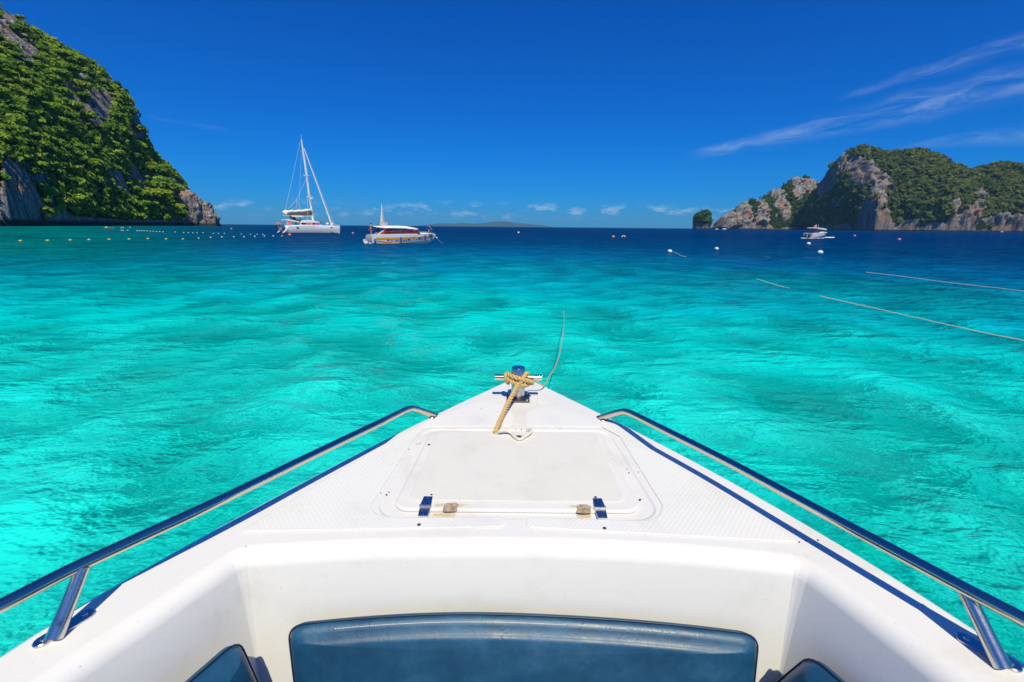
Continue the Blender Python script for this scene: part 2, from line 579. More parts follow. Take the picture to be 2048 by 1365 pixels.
M['rock'] = rock_mat()
GREEN = [(0.0, (0.020, 0.050, 0.010)), (0.22, (0.050, 0.110, 0.014)), (0.45, (0.095, 0.175, 0.018)),
         (0.68, (0.170, 0.230, 0.026)), (0.88, (0.24, 0.24, 0.04)), (1.0, (0.27, 0.19, 0.06))]
M['leaf'] = leaf_mat('broadleaf', [(a, tuple(min(1, v * 1.95) for v in c)) for a, c in GREEN], 0.03)
M['scrub'] = leaf_mat('scrub_leaf', [(a, tuple(v * 1.5 for v in c)) for a, c in GREEN], 0.05)
M['leaf_bright'] = leaf_mat('bright_leaf', [(0.0, (0.12, 0.22, 0.016)), (0.5, (0.27, 0.36, 0.03)), (1.0, (0.42, 0.42, 0.05))], 0.05)
M['leaf_far'] = leaf_mat('far_leaf', [(0.0, (0.010, 0.024, 0.010)), (0.3, (0.032, 0.060, 0.016)), (0.6, (0.080, 0.115, 0.025)), (1.0, (0.19, 0.18, 0.05))], 0.022)
M['bark'] = pmat('bark', (0.16, 0.12, 0.09), 0.9)
M['hill'] = pmat('far_hill', (0.022, 0.045, 0.03), 0.9, var=((0.04, 0.06, 0.04), 0.004, 0.4, 0.7))


def water_mat():
    m = bpy.data.materials.new('sea_water'); m.use_nodes = True
    T = NT(m.node_tree)
    out = T.n('ShaderNodeOutputMaterial')
    g = T.n('ShaderNodeNewGeometry')
    P = g.outputs['Position']
    xyz = T.n('ShaderNodeSeparateXYZ', {0: P})
    X, Y = xyz.outputs[0], xyz.outputs[1]
    Pa = T.n('ShaderNodeMapping', {0: P, 'Rotation': (0, 0, math.radians(18)), 'Scale': (0.62, 1.0, 1.0)}).outputs[0]
    T.vmath('LENGTH', P)
    dist = T.t.nodes[-1].outputs['Value']
    Pb = T.n('ShaderNodeMapping', {0: P, 'Rotation': (0, 0, math.radians(-14)), 'Scale': (0.5, 1.0, 1.0)}).outputs[0]
    h1 = T.noise(Pa, 3.0, 4.0, 0.58, 0.0)
    hr = T.noise(Pb, 2.0, 4.0, 0.58, 0.25, 'RIDGED_MULTIFRACTAL')
    h2 = T.noise(Pb, 1.15, 3.0, 0.55, 0.3)
    h3 = T.noise(Pa, 0.40, 3.0, 0.55, 0.3)
    h = T.math('ADD', T.math('MULTIPLY', h1, T.mapr(dist, 6.0, 40.0, 1.0, 0.6)), T.math('MULTIPLY', hr, 0.30))
    h = T.math('ADD', h, T.math('MULTIPLY', h2, T.mapr(dist, 5.0, 25.0, 1.0, 2.2)))
    h = T.math('ADD', h, T.math('MULTIPLY', h3, T.mapr(dist, 10.0, 60.0, 0.6, 5.0)))
    bN = T.n('ShaderNodeBump', {'Height': h, 'Strength': 1.0, 'Distance': T.mapr(dist, 4.0, 22.0, 0.155, 0.36)})
    N = bN.outputs[0]
    # what lies below is seen displaced by the slope of the surface
    slope = T.vmath('MULTIPLY', T.vmath('SCALE', T.vmath('SUBTRACT', N, (0, 0, 1)), scale=T.mapr(dist, 4.0, 60.0, 0.8, 1.4)), (1, 1, 0.0))
    Q = T.vmath('ADD', P, slope)
    big = T.noise(Q, 0.085, 3.0, 0.55, 0.4)
    mid = T.noise(Q, 0.70, 5.0, 0.60, 0.2)
    fine = T.noise(T.n('ShaderNodeMapping', {0: Q, 'Rotation': (0, 0, 0.2), 'Scale': (0.6, 1.0, 1.0)}).outputs[0], 3.6, 4.0, 0.62, 0.3)
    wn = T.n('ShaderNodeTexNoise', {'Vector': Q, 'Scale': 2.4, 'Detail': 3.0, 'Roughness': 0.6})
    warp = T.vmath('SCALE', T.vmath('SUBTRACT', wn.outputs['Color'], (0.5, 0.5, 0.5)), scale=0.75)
    caustic_cells = T.n('ShaderNodeTexVoronoi', {'Vector': T.vmath('ADD', T.vmath('ADD', Q, T.vmath('MULTIPLY', slope, (0.6, 0.6, 0.0))), warp), 'Scale': 4.4}, feature='DISTANCE_TO_EDGE', voronoi_dimensions='2D')
    ridge = T.math('MULTIPLY', T.mapr(caustic_cells.outputs['Distance'], 0.15, 0.0), T.mapr(T.noise(Q, 1.1, 2.0), 0.42, 0.62))  # filament mask of the painted caustics
    s = T.math('ADD', T.math('MULTIPLY', big, 0.62), T.math('MULTIPLY', mid, 0.85))
    s = T.math('ADD', s, T.math('MULTIPLY', fine, 0.55))
    s = T.mapr(s, 0.84, 1.17)                                            # 0 weed and coral, 1 sand
    # depth: shallow over the sand flat, dropping off across the bay
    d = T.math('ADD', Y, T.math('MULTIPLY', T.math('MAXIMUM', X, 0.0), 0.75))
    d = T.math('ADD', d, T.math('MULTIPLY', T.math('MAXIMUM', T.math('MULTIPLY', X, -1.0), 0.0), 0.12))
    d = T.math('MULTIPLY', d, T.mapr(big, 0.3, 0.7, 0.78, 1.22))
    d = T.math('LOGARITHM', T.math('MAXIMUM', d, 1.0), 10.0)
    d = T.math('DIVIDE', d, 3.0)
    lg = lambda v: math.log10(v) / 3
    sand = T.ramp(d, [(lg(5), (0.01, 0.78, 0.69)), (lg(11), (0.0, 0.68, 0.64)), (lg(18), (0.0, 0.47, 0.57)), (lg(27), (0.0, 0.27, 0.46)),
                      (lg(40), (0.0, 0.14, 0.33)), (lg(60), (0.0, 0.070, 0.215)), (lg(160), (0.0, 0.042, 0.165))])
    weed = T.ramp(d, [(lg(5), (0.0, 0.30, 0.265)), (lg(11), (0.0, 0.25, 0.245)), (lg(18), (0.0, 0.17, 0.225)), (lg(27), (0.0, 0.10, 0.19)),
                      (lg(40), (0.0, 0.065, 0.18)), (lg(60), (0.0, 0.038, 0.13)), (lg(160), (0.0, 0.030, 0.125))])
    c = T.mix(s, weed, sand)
    # sheltered green water under the cliff
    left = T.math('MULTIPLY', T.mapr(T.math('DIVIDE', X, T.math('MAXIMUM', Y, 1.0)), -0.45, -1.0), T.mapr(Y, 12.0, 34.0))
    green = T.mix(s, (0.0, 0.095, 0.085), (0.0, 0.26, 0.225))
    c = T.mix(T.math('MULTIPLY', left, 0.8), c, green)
    # web of caustic light painted into the near water colour
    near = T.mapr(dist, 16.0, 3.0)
    c = T.mix(T.math('MULTIPLY', T.math('MULTIPLY', ridge, near), 0.28), c, (0.10, 0.86, 0.78))  # ridge holds the painted caustic filaments
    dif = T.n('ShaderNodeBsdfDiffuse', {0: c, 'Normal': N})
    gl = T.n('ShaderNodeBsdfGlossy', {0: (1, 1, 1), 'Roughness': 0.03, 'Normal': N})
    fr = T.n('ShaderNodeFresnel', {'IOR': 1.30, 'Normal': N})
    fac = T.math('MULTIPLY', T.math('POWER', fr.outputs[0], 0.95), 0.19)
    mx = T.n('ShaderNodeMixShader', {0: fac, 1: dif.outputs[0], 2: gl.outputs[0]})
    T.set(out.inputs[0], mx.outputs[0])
    return m


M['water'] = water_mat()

# ================================================================== THE SEA
def make_sea():
    front = np.radians(np.arange(-64, 64.01, 0.27))
    rest = np.radians(np.linspace(68, 292, 48))
    ang = np.concatenate([front, rest])
    n_a = len(ang)
    radii = [0.8]
    while radii[-1] < 16000:
        radii.append(radii[-1] * (1.0125 if radii[-1] < 400 else 1.05))
    radii = np.array(radii)
    R, Aa = np.meshgrid(radii, ang, indexing='ij')
    x, y = R * np.sin(Aa), R * np.cos(Aa)
    z = np.zeros_like(x)
    step = R * 0.0125
    for k in range(46):
        lam = 0.55 * 1.085 ** k * (0.9 + 0.2 * rng.random())
        th = math.radians(200 + rng.normal(0, 34))
        amp = 0.0021 * lam ** 0.9 if lam < 5 else 0.0021 * 5 ** 0.9 * (5 / lam) ** 0.5
        fil = np.clip((lam / step - 3.0) / 3.0, 0, 1)
        ph = 2 * math.pi / lam * (x * math.cos(th) + y * math.sin(th)) + rng.random() * 6.28
        wv = np.sin(ph)
        z += amp * fil * (wv + 0.25 * np.cos(2 * ph))
    V = np.stack([x, y, z], -1).reshape(-1, 3)
    V = np.vstack([V, [[0, 0, 0]]])
    i, j = np.meshgrid(np.arange(len(radii) - 1), np.arange(n_a), indexing='ij')
    j2 = (j + 1) % n_a
    Fq = np.stack([i * n_a + j, (i + 1) * n_a + j, (i + 1) * n_a + j2, i * n_a + j2], -1).reshape(-1, 4)
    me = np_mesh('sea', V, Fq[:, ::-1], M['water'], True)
    o = link('sea', me)
    tag(o, 'turquoise sea shading to deep blue towards the horizon', kind='structure')
    return o


sea = make_sea()

# ================================================================== LAND
def leaf_quads(centers, normals, sizes, seed=0, aspect=0.6):
    """one bent leaf spray (a quad) per centre"""
    r = np.random.default_rng(seed)
    n = len(centers)
    nr = normals + r.normal(0, 0.40, (n, 3)) + np.array([0, -0.25, 0.22])
    nr /= np.linalg.norm(nr, axis=1)[:, None]
    t = np.cross(nr, r.normal(0, 1, (n, 3)))
    t /= np.linalg.norm(t, axis=1)[:, None] + 1e-9
    b = np.cross(nr, t)
    s = sizes[:, None]
    q = np.stack([centers - t * s, centers - b * s * aspect + nr * s * 0.15, centers + t * s, centers + b * s * aspect + nr * s * 0.15], 1)
    return q


def quads_mesh(name, q, mat):
    V = q.reshape(-1, 3)
    Fq = np.arange(len(V)).reshape(-1, 4)
    return np_mesh(name, V, Fq, mat)


def crown_mesh(seed, lobes=8, per=46, squash=0.75, mat=None):
    r = np.random.default_rng(seed)
    C, Nn, Sz = [], [], []
    for k in range(lobes):
        c = r.normal(0, 1, 3); c /= np.linalg.norm(c)
        c *= 0.55 * (0.5 + 0.6 * r.random()); c[2] = abs(c[2]) * 0.8 - 0.12
        rad = 0.34 + 0.22 * r.random()
        d = r.normal(0, 1, (per, 3)); d /= np.linalg.norm(d, axis=1)[:, None]
        d[:, 2] = np.where(d[:, 2] < -0.3, -d[:, 2], d[:, 2])
        C.append(c + d * rad * (0.75 + 0.3 * r.random((per, 1))))
        Nn.append(d + np.array([0, 0, 0.25]))
        Sz.append(0.065 + 0.075 * r.random(per))
    C, Nn, Sz = np.concatenate(C), np.concatenate(Nn), np.concatenate(Sz)
    C[:, 2] *= squash
    return quads_mesh('crown', leaf_quads(C, Nn, Sz, seed), mat or M['leaf'])


def trunk_mesh(seed):
    r = random.Random(seed)
    b = MB()
    lean = Vector((r.uniform(-.18, .18), r.uniform(-.18, .18), 0))
    pts = [Vector((0, 0, -0.55)) , Vector((0, 0, 0)) + lean * 0.4, Vector((0, 0, 0.5)) + lean, Vector((0, 0, 0.95)) + lean * 1.2]
    b.tube(pts, [0.075, 0.06, 0.045, 0.02], 6)
    for k in range(3):
        a = r.uniform(0, 6.28)
        s = pts[2] + Vector((0, 0, r.uniform(-.2, .1)))
        b.tube([s, s + Vector((math.cos(a) * .3, math.sin(a) * .3, .25)), s + Vector((math.cos(a) * .5, math.sin(a) * .5, .55))], [0.03, 0.02, 0.01], 5)
    me = bpy.data.meshes.new('trunk')
    me.from_pydata(b.v, [], b.f)
    me.materials.append(M['bark'])
    return me


CROWNS = [crown_mesh(100 + i, 7 + i % 4, 105, 0.62 + 0.05 * (i % 4)) for i in range(8)]
CROWN_BRIGHT = [crown_mesh(200 + i, 9, 110, 0.7, M['leaf_bright']) for i in range(2)]
TRUNKS = [trunk_mesh(300 + i) for i in range(4)]


def add_tree(name, p, size, label, group=None, bright=False, k=0):
    o = empty(name, p, random.uniform(0, 6.28))
    tag(o, label, 'tree', group)
    c = link('crown', (CROWN_BRIGHT if bright else CROWNS)[k % (2 if bright else 8)], None, o)
    c.location = (0, 0, size * 0.72)
    c.scale = (size, size, size * random.uniform(0.8, 1.05))
    t = link('trunk', TRUNKS[k % 4], None, o)
    t.scale = (size * 0.9, size * 0.9, size)
    return o


def interp(x, pts):
    return np.interp(x, [p[0] for p in pts], [p[1] for p in pts])


def proj(V):
    """world points -> photo pixels, vectorised"""
    q = V - np.array([0, 0, CAM_H])
    f = q[:, 1] * math.cos(PITCH) - q[:, 2] * math.sin(PITCH)
    u = q[:, 1] * math.sin(PITCH) + q[:, 2] * math.cos(PITCH)
    a, b = q[:, 0] / f * F_PX, u / f * F_PX
    c, s = math.cos(ROLL), math.sin(ROLL)
    return np.stack([1024 + a * c + b * s, 682.5 - (-a * s + b * c)], -1)


def hillside(name, cols, base_y, ridge_y, sil, rock_spots, power, amp, grain, rows=110, back=0.6, lower=0.0, seed=1, rough_noise=0.5, tone=1.0, jag=0.0):
    """a headland: coast in front, crest behind, far side falling back to the sea"""
    nc = len(cols)
    ts = np.concatenate([np.linspace(0, 1, rows), 1 + np.linspace(0, 1, 30)[1:]])
    Yb, Yr = interp(cols, base_y), interp(cols, ridge_y)
    B = np.array([tuple(aty(c, 600, Yb_)) for c, Yb_ in zip(cols, Yb)]); B[:, 2] = 0
    Rg = np.array([tuple(aty(c, interp(c, sil), Yr_)) for c, Yr_ in zip(cols, Yr)]); Rg[:, 2] -= lower
    if jag:
        jn = fbm(np.stack([cols * 0.11, cols * 0, cols * 0], -1), 4, seed + 77, 0.6, True)
        Rg[:, 2] += (jn - 0.62) * jag * np.clip(Rg[:, 2] / 40, 0, 1)
    Rg[:, 2] = np.maximum(Rg[:, 2], 1.0)
    V = np.zeros((nc, len(ts), 3))
    for k, t in enumerate(ts):
        if t <= 1:
            V[:, k, :2] = B[:, :2] + (Rg[:, :2] - B[:, :2]) * t
            V[:, k, 2] = Rg[:, 2] * t ** power
        else:
            s = t - 1
            V[:, k, :2] = Rg[:, :2] + (Rg[:, :2] - B[:, :2]) * s * back * 2
            V[:, k, 2] = Rg[:, 2] * (1 - s ** 1.4) - 2 * s
    V[:, 0, 2] = -3
    flat = V.reshape(-1, 3)
    # rock or green, then crags
    pj = proj(flat)
    veg = np.ones(len(flat))
    ragged = (fbm(flat * grain * np.array([0.09, 0.09, 0.05]), 4, seed + 60, 0.6) - 0.5) * 3.4
    for (cx, cy, rx, ry) in rock_spots:
        dd = ((pj[:, 0] - cx) / rx) ** 2 + ((pj[:, 1] - cy) / ry) ** 2
        veg = np.minimum(veg, np.clip((dd + ragged - 0.6) / 0.8, 0, 1))
    veg = np.clip(veg - 0.9 * np.clip((fbm(flat * grain * 0.03, 3, seed + 40) - 0.62) * 6, 0, 1) * rough_noise, 0, 1)
    zrel = flat[:, 2] / (np.repeat(Rg[:, 2], len(ts)) + 1e-6)
    kk = np.tile(np.arange(len(ts)), nc)
    veg = np.where(flat[:, 2] < 5.0 / grain, veg * 0.15, veg)
    n1 = fbm(flat * grain * np.array([0.035, 0.035, 0.02]), 5, seed, 0.55, True) - 0.5
    n2 = fbm(flat * grain * np.array([0.16, 0.16, 0.05]), 4, seed + 9, 0.55, True) - 0.5
    dirv = np.repeat((B - Rg), len(ts), 0); dirv[:, 2] = 0
    dirv /= np.linalg.norm(dirv, axis=1)[:, None]
    w = np.clip(kk / 5.0, 0.25, 1) * np.where(kk > rows - 8, 0.35, 1.0)
    disp = (n1 * amp * 1.5 + n2 * amp * (0.35 + 1.1 * (1 - veg))) * w
    flat = flat + dirv * disp[:, None]
    flat[:, 2] += np.where(kk > 2, n2 * amp * 0.35 * w, 0)
    V = flat.reshape(nc, len(ts), 3)
    i, j = np.meshgrid(np.arange(nc - 1), np.arange(len(ts) - 1), indexing='ij')
    L = len(ts)
    Fq = np.stack([i * L + j, (i + 1) * L + j, (i + 1) * L + j + 1, i * L + j + 1], -1).reshape(-1, 4)
    me = np_mesh(name, flat, Fq, M['rock'], True, {'veg': veg, 'grain': np.full(len(flat), grain), 'tone': np.where(veg > 0.5, 1.0, tone)})
    o = link(name, me)
    return o, V, veg.reshape(nc, L), rows


def scatter_bushes(name, V, veg, rows, count, size, seed, mat, per=9, thresh=0.5, r1=None, flatten=0.8):
    """undergrowth: leaf clumps all over the green ground"""
    r = np.random.default_rng(seed)
    nc = V.shape[0]
    top = r1 or rows + 6
    a = r.random(count * 4) * (nc - 1.01)
    b = r.random(count * 4) * (top - 1.01)
    ia, ib = a.astype(int), b.astype(int)
    fa, fb = (a - ia)[:, None], (b - ib)[:, None]
    p = V[ia, ib] * (1 - fa) * (1 - fb) + V[ia + 1, ib] * fa * (1 - fb) + V[ia, ib + 1] * (1 - fa) * fb + V[ia + 1, ib + 1] * fa * fb
    area = np.linalg.norm(np.cross(V[ia + 1, ib] - V[ia, ib], V[ia, ib + 1] - V[ia, ib]), axis=1)
    keep = (veg[ia, ib] + r.normal(0, 0.12, len(a)) > thresh) & (r.random(len(a)) < np.clip(area / np.percentile(area, 80), 0.12, 1))
    p = p[keep][:count]
    nrm = np.cross(V[ia + 1, ib] - V[ia, ib], V[ia, ib + 1] - V[ia, ib])[keep][:count]
    nrm /= np.linalg.norm(nrm, axis=1)[:, None] + 1e-9
    flip = np.sign(nrm[:, 2] + 1e-6)
    nrm *= flip[:, None]
    n = len(p)
    sz = size * (0.35 + r.random(n) ** 2.5 * 1.7)
    C = np.repeat(p, per, 0); S_ = np.repeat(sz, per); Nn = np.repeat(nrm, per, 0)
    d = r.normal(0, 1, (n * per, 3)); d /= np.linalg.norm(d, axis=1)[:, None]
    d = d + Nn * 0.8 + np.array([0, 0, 0.35])
    dn = d / np.linalg.norm(d, axis=1)[:, None]
    off = dn * S_[:, None] * 0.75; off[:, 2] *= flatten
    q = leaf_quads(C + off, dn, S_ * (0.32 + 0.25 * r.random(n * per)), seed)
    return link(name, quads_mesh(name, q, mat))


# ---------------- the green cliff on the left
SIL_L = [(-420, -230), (-200, -110), (0, 8), (35, 28), (60, 46), (100, 70), (150, 98), (200, 130), (225, 155), (250, 180), (265, 205), (275, 235), (287, 265),
         (293, 288), (310, 305), (335, 325), (355, 345), (365, 365), (372, 388), (385, 394), (396, 398), (404, 412), (409, 440)]
ROCK_L = [(40, 400, 62, 72), (160, 180, 27, 32), (194, 218, 32, 46), (275, 250, 16, 42), (255, 362, 44, 27), (15, 55, 30, 40), (48, 68, 16, 20), (60, 110, 22, 30),
          (388, 420, 22, 45), (225, 158, 18, 14), (210, 448, 30, 8), (120, 440, 30, 16), (330, 449, 40, 8), (348, 372, 14, 18)]
cols_l = np.concatenate([np.linspace(-420, -10, 60), np.linspace(-6, 409, 210)])
headland, VL, vegL, rowsL = hillside('headland', cols_l, [(-420, 158), (-60, 212), (0, 222), (60, 236), (110, 262), (200, 312), (300, 380), (409, 470)],
                                     [(-420, 330), (0, 410), (100, 440), (200, 470), (290, 500), (409, 530)], SIL_L, ROCK_L, 0.72, 7.0, 1.0, lower=4.0, seed=3)
tag(headland, 'steep limestone headland clad in green jungle on the left', kind='structure')
ug = scatter_bushes('undergrowth', VL, vegL, rowsL, 11000, 2.5, 21, M['scrub'], 9)
tag(ug, 'low green scrub and creepers covering the left cliff between its trees', kind='stuff')

pjL = proj(VL.reshape(-1, 3)).reshape(VL.shape[0], VL.shape[1], 2)
placed, tries, n_tree = [], 0, 0
KIND = ['dark green broadleaf tree rooted on the steep left cliff', 'olive green spreading tree on the jungle slope of the left cliff',
        'light green bushy tree among darker ones on the left cliff']
while n_tree < 292 and tries < 40000:
    tries += 1
    a, b = random.randrange(45, VL.shape[0] - 4), random.randrange(3, rowsL)
    px, py = pjL[a, b]
    if px < -25 or vegL[a, b] < 0.55 or py > 440: continue
    gap = 15 if tries < 15000 else 11
    if any((px - q[0]) ** 2 + (py - q[1]) ** 2 < gap * gap for q in placed): continue
    placed.append((px, py))
    p = VL[a, b]
    dia = random.choice((15, 19, 22, 26, 30, 38)) * random.uniform(.85, 1.15) * (0.8 if py < 120 else 1.0)
    size = dia * p[1] / F_PX * 0.55 * (0.62 if b > rowsL - 14 else 1.0)
    k = n_tree % 3
    add_tree('tree', Vector(p) + Vector((0, -0.5, -size * 0.10)), size, KIND[k], 'trees covering the left cliff', False, random.randrange(8))
    n_tree += 1


def cliff_point(px, py):
    d = (pjL[:, :rowsL, 0] - px) ** 2 + (pjL[:, :rowsL, 1] - py) ** 2
    a, b = np.unravel_index(np.argmin(d), d.shape)
    return Vector(VL[a, b])


for (px, py, dia, lab, k) in [(318, 410, 52, 'yellow green tree low on the cliff beside the bare grey rocks', 0),
                              (345, 432, 34, 'smaller yellow green tree at the waterline by the point of the left cliff', 1),
                              (288, 402, 34, 'yellow green tree left of the brightest tree at the foot of the cliff', 1),
                              (196, 348, 44, 'bright lime green tree halfway up the left cliff', 1),
                              (178, 430, 26, 'small lime tree just above the water below the cliff', 0)]:
    p = cliff_point(px, py)
    size = dia * p.y / F_PX * 0.55
    add_tree('tree', p + Vector((1.5, -4.0, -size * 0.1)), size, lab, 'trees covering the left cliff', True, k)


# ---------------- free standing rocks
def rock_stack(name, base, prof, h, rx, ry, seed, grain, amp, vegtop=0.0, nz=46, na=72, tone=1.0):
    z = np.linspace(0, 1, nz)
    a = np.linspace(0, 2 * np.pi, na, endpoint=False)
    Z, Aa = np.meshgrid(z, a, indexing='ij')
    r = interp(Z.ravel(), prof).reshape(Z.shape)
    V = np.stack([r * rx * np.cos(Aa), r * ry * np.sin(Aa), Z * h], -1).reshape(-1, 3)
    q = (V + np.array(base)) * grain
    n = fbm(q * np.array([.12, .12, .05]), 5, seed, 0.6, True) - 0.5
    n2 = fbm(q * 0.05, 3, seed + 5) - 0.5
    out = np.stack([np.cos(Aa), np.sin(Aa), np.zeros_like(Aa)], -1).reshape(-1, 3)
    V = V + out * ((n * 1.6 + n2 * 1.6) * amp)[:, None] * np.clip(r.reshape(-1, 1) * 3, 0, 1)
    V[:, 2] += np.where(Z.ravel() > 0.1, (n + n2) * amp * 0.8, 0)
    V[:na, 2] = -3
    veg = np.clip((Z.ravel() - (1 - vegtop)) * 5 + (n2 * 2), 0, 1) if vegtop > 0 else np.zeros(len(V))
    i, j = np.meshgrid(np.arange(nz - 1), np.arange(na), indexing='ij')
    j2 = (j + 1) % na
    Fq = np.stack([i * na + j, i * na + j2, (i + 1) * na + j2, (i + 1) * na + j], -1).reshape(-1, 4)
    me = np_mesh(name, V, Fq, M['rock'], True, {'veg': veg, 'grain': np.full(len(V), grain), 'tone': np.full(len(V), tone)})
    o = link(name, me)
    o.location = base
    return o, V.reshape(nz, na, 3) + np.array(base), veg.reshape(nz, na)


pS = aty(420, 452, 500); pS.z = 0
sc = 500 / F_PX
st, _, _ = rock_stack('sea_stack', pS, [(0, 1.0), (0.12, .92), (0.35, 1.0), (0.6, .72), (0.72, .50), (0.86, .42), (0.95, .22), (1, .02)], 44 * sc, 16 * sc, 14 * sc, 5, 1.3, 5.0)
tag(st, 'jagged grey sea stack standing off the point of the left cliff', 'sea stack', kind='structure')
pS2 = aty(386, 452, 488); pS2.z = 0
st2, _, _ = rock_stack('rock_bluff', pS2, [(0, 1.0), (0.1, .95), (0.5, 1.0), (0.8, .85), (0.93, .55), (1, .02)], 62 * sc, 19 * sc, 22 * sc, 8, 1.0, 5.5, 0.0)
tag(st2, 'bare grey rock bluff at the seaward end of the left cliff', 'rock', kind='structure')

# ---------------- the island across the bay on the right
DI = 1300.0
SIL_R2 = [(1436, 452), (1441, 440), (1455, 425), (1470, 419), (1483, 405), (1497, 402), (1510, 397), (1525, 394), (1540, 384), (1557, 374), (1564, 377),
          (1575, 364), (1588, 354), (1600, 350), (1609, 353), (1612, 360), (1628, 360), (1636, 372), (1650, 380), (1690, 400), (1740, 420)]
SIL_R = [(1608, 440), (1616, 418), (1622, 398), (1632, 378), (1642, 362), (1655, 340), (1668, 320), (1685, 302), (1705, 292), (1730, 287), (1748, 291), (1765, 301), (1790, 299), (1812, 297),
         (1838, 293), (1860, 299), (1885, 314), (1905, 328), (1930, 332), (1945, 337), (1960, 333), (1985, 324), (2005, 321), (2030, 324), (2060, 330), (2120, 340),
         (2200, 362), (2330, 392), (2450, 425), (2520, 452)]
cr2 = np.linspace(1436, 1740, 130)
isl2, V2, veg2, rows2 = hillside('island_ridge', cr2, [(1436, 1600), (1740, 1640)], [(1436, 1660), (1740, 1760)], SIL_R2,
                                 [(1450, 440, 18, 22), (1486, 428, 16, 34), (1520, 430, 12, 34), (1553, 395, 14, 30), (1596, 372, 16, 26), (1490, 455, 60, 8), (1622, 372, 12, 20), (1570, 420, 10, 22)],
                                 0.50, 24.0, 0.42, rows=70, lower=3.0, seed=15, tone=0.85, jag=34.0, rough_noise=0.3)
tag(isl2, 'jagged pale rock ridge at the seaward end of the right island', kind='structure')
cr = np.linspace(1608, 2520, 260)
isl, V1, veg1, rows1 = hillside('island', cr, [(1608, 1490), (1655, 1400), (1720, 1262), (1760, 1290), (1850, 1220), (2048, 1130), (2520, 1000)],
                                [(1608, 1600), (1680, 1480), (1760, 1430), (2048, 1330), (2520, 1200)], SIL_R,
                                [(1672, 335, 30, 40), (1712, 345, 30, 30), (1645, 370, 18, 26), (1758, 375, 22, 34), (1735, 425, 26, 40), (1668, 408, 9, 12), (1760, 440, 26, 22), (1820, 452, 50, 12),
                                 (1905, 405, 10, 20), (1925, 440, 30, 26), (1955, 405, 16, 28), (2010, 446, 46, 18), (1870, 455, 50, 9), (1690, 455, 90, 5), (2150, 440, 90, 20)],
                                0.56, 26.0, 0.42, rows=90, lower=9.0, seed=27, tone=0.70)
tag(isl, 'high rocky island with dark cliffs and green top across the bay', kind='structure')
fo = scatter_bushes('forest', V1, veg1, rows1, 9500, 7.0, 31, M['leaf_far'], 12, 0.42)
tag(fo, 'green forest covering the slopes and crest of the right island', kind='stuff')
fo2 = scatter_bushes('scrub', V2, veg2, rows2, 2600, 4.2, 32, M['leaf_far'], 8, 0.45)
tag(fo2, 'green scrub growing on the jagged ridge of the right island', kind='stuff')
for (px, py, dia, lab) in [(1916, 330, 17, 'lone flat topped tree standing out on the saddle of the right island'),
                           (1990, 326, 16, 'dark tree breaking the skyline near the photo edge on the right island'),
                           (1838, 297, 15, 'rounded tree on the second summit of the right island'),
                           (1772, 302, 13, 'small tree in the dip between both summits of the right island')]:
    p = aty(px, py + 4, float(interp(px, [(1608, 1600), (1680, 1480), (1760, 1430), (2048, 1330)])) - 4)
    add_tree('tree', p - Vector((0, 0, 6)), dia * 1.4 * 0.6, lab, None, False, random.randrange(8))

pI = aty(1403, 457, 1650); pI.z = 0
si = 1650 / F_PX
islet, VI, vegI = rock_stack('islet', pI, [(0, .86), (0.1, .84), (0.35, 1.0), (0.6, .98), (0.8, .80), (0.93, .50), (1, .03)], 35 * si, 15.5 * si, 17 * si, 31, 0.42, 8.0, 0.80, tone=0.6)
tag(islet, 'small round limestone islet capped with green bushes near the horizon', kind='structure')
VIt = np.concatenate([VI, VI[:, :1]], 1).transpose(1, 0, 2)
vgt = np.concatenate([vegI, vegI[:, :1]], 1).T
fi = scatter_bushes('islet_bushes', VIt, np.where(VIt[:, :, 0] > pI.x - 8, vgt, vgt * 0.7), VIt.shape[1] - 1, 480, 3.2, 37, M['scrub'], 8, 0.45, r1=VIt.shape[1] - 1)
tag(fi, 'yellow green bushes capping the small round islet', kind='stuff')

# ---------------- hazy hills on the horizon
def far_hills(name, x0, x1, dist, heights, label):
    n = 60
    b = MB()
    rings = []
    for i in range(n):
        px = x0 + (x1 - x0) * i / (n - 1)
        hy = float(interp(px, heights))
        p = aty(px, 453.9 + (px - 1024) * 0.00906 - hy, dist)
        p.z = max(p.z - CAM_H, 0.5) + 2
        rings.append([(p.x, p.y - 500, -2), (p.x, p.y - 220, p.z * 0.6), (p.x, p.y, p.z), (p.x, p.y + 600, -2)])
    b.loft(rings, False)
    return tag(b.build(name, M['hill'], None, 60), label, kind='structure')


far_hills('distant_hills', 830, 1105, 13200, [(830, 0.5), (860, 3), (885, 6), (905, 5), (925, 7), (950, 5), (975, 8), (990, 10), (1008, 11), (1030, 8), (1050, 6), (1080, 4), (1105, 0.5)],
          'faint blue hills low on the horizon beyond the speedboat')

hzm = bpy.data.materials.new('haze'); hzm.use_nodes = True
T_ = NT(hzm.node_tree)
T_.t.links.new(T_.n('ShaderNodeVolumePrincipled', {'Color': (0.28, 0.68, 1.0), 'Density': 5.0e-5}).outputs[0], T_.n('ShaderNodeOutputMaterial').inputs['Volume'])
hz = MB(); hz.box((0, 0, 172), (33000, 33000, 356))
hzo = hz.build('haze', hzm)
tag(hzo, 'thin blue sea haze', kind='stuff')

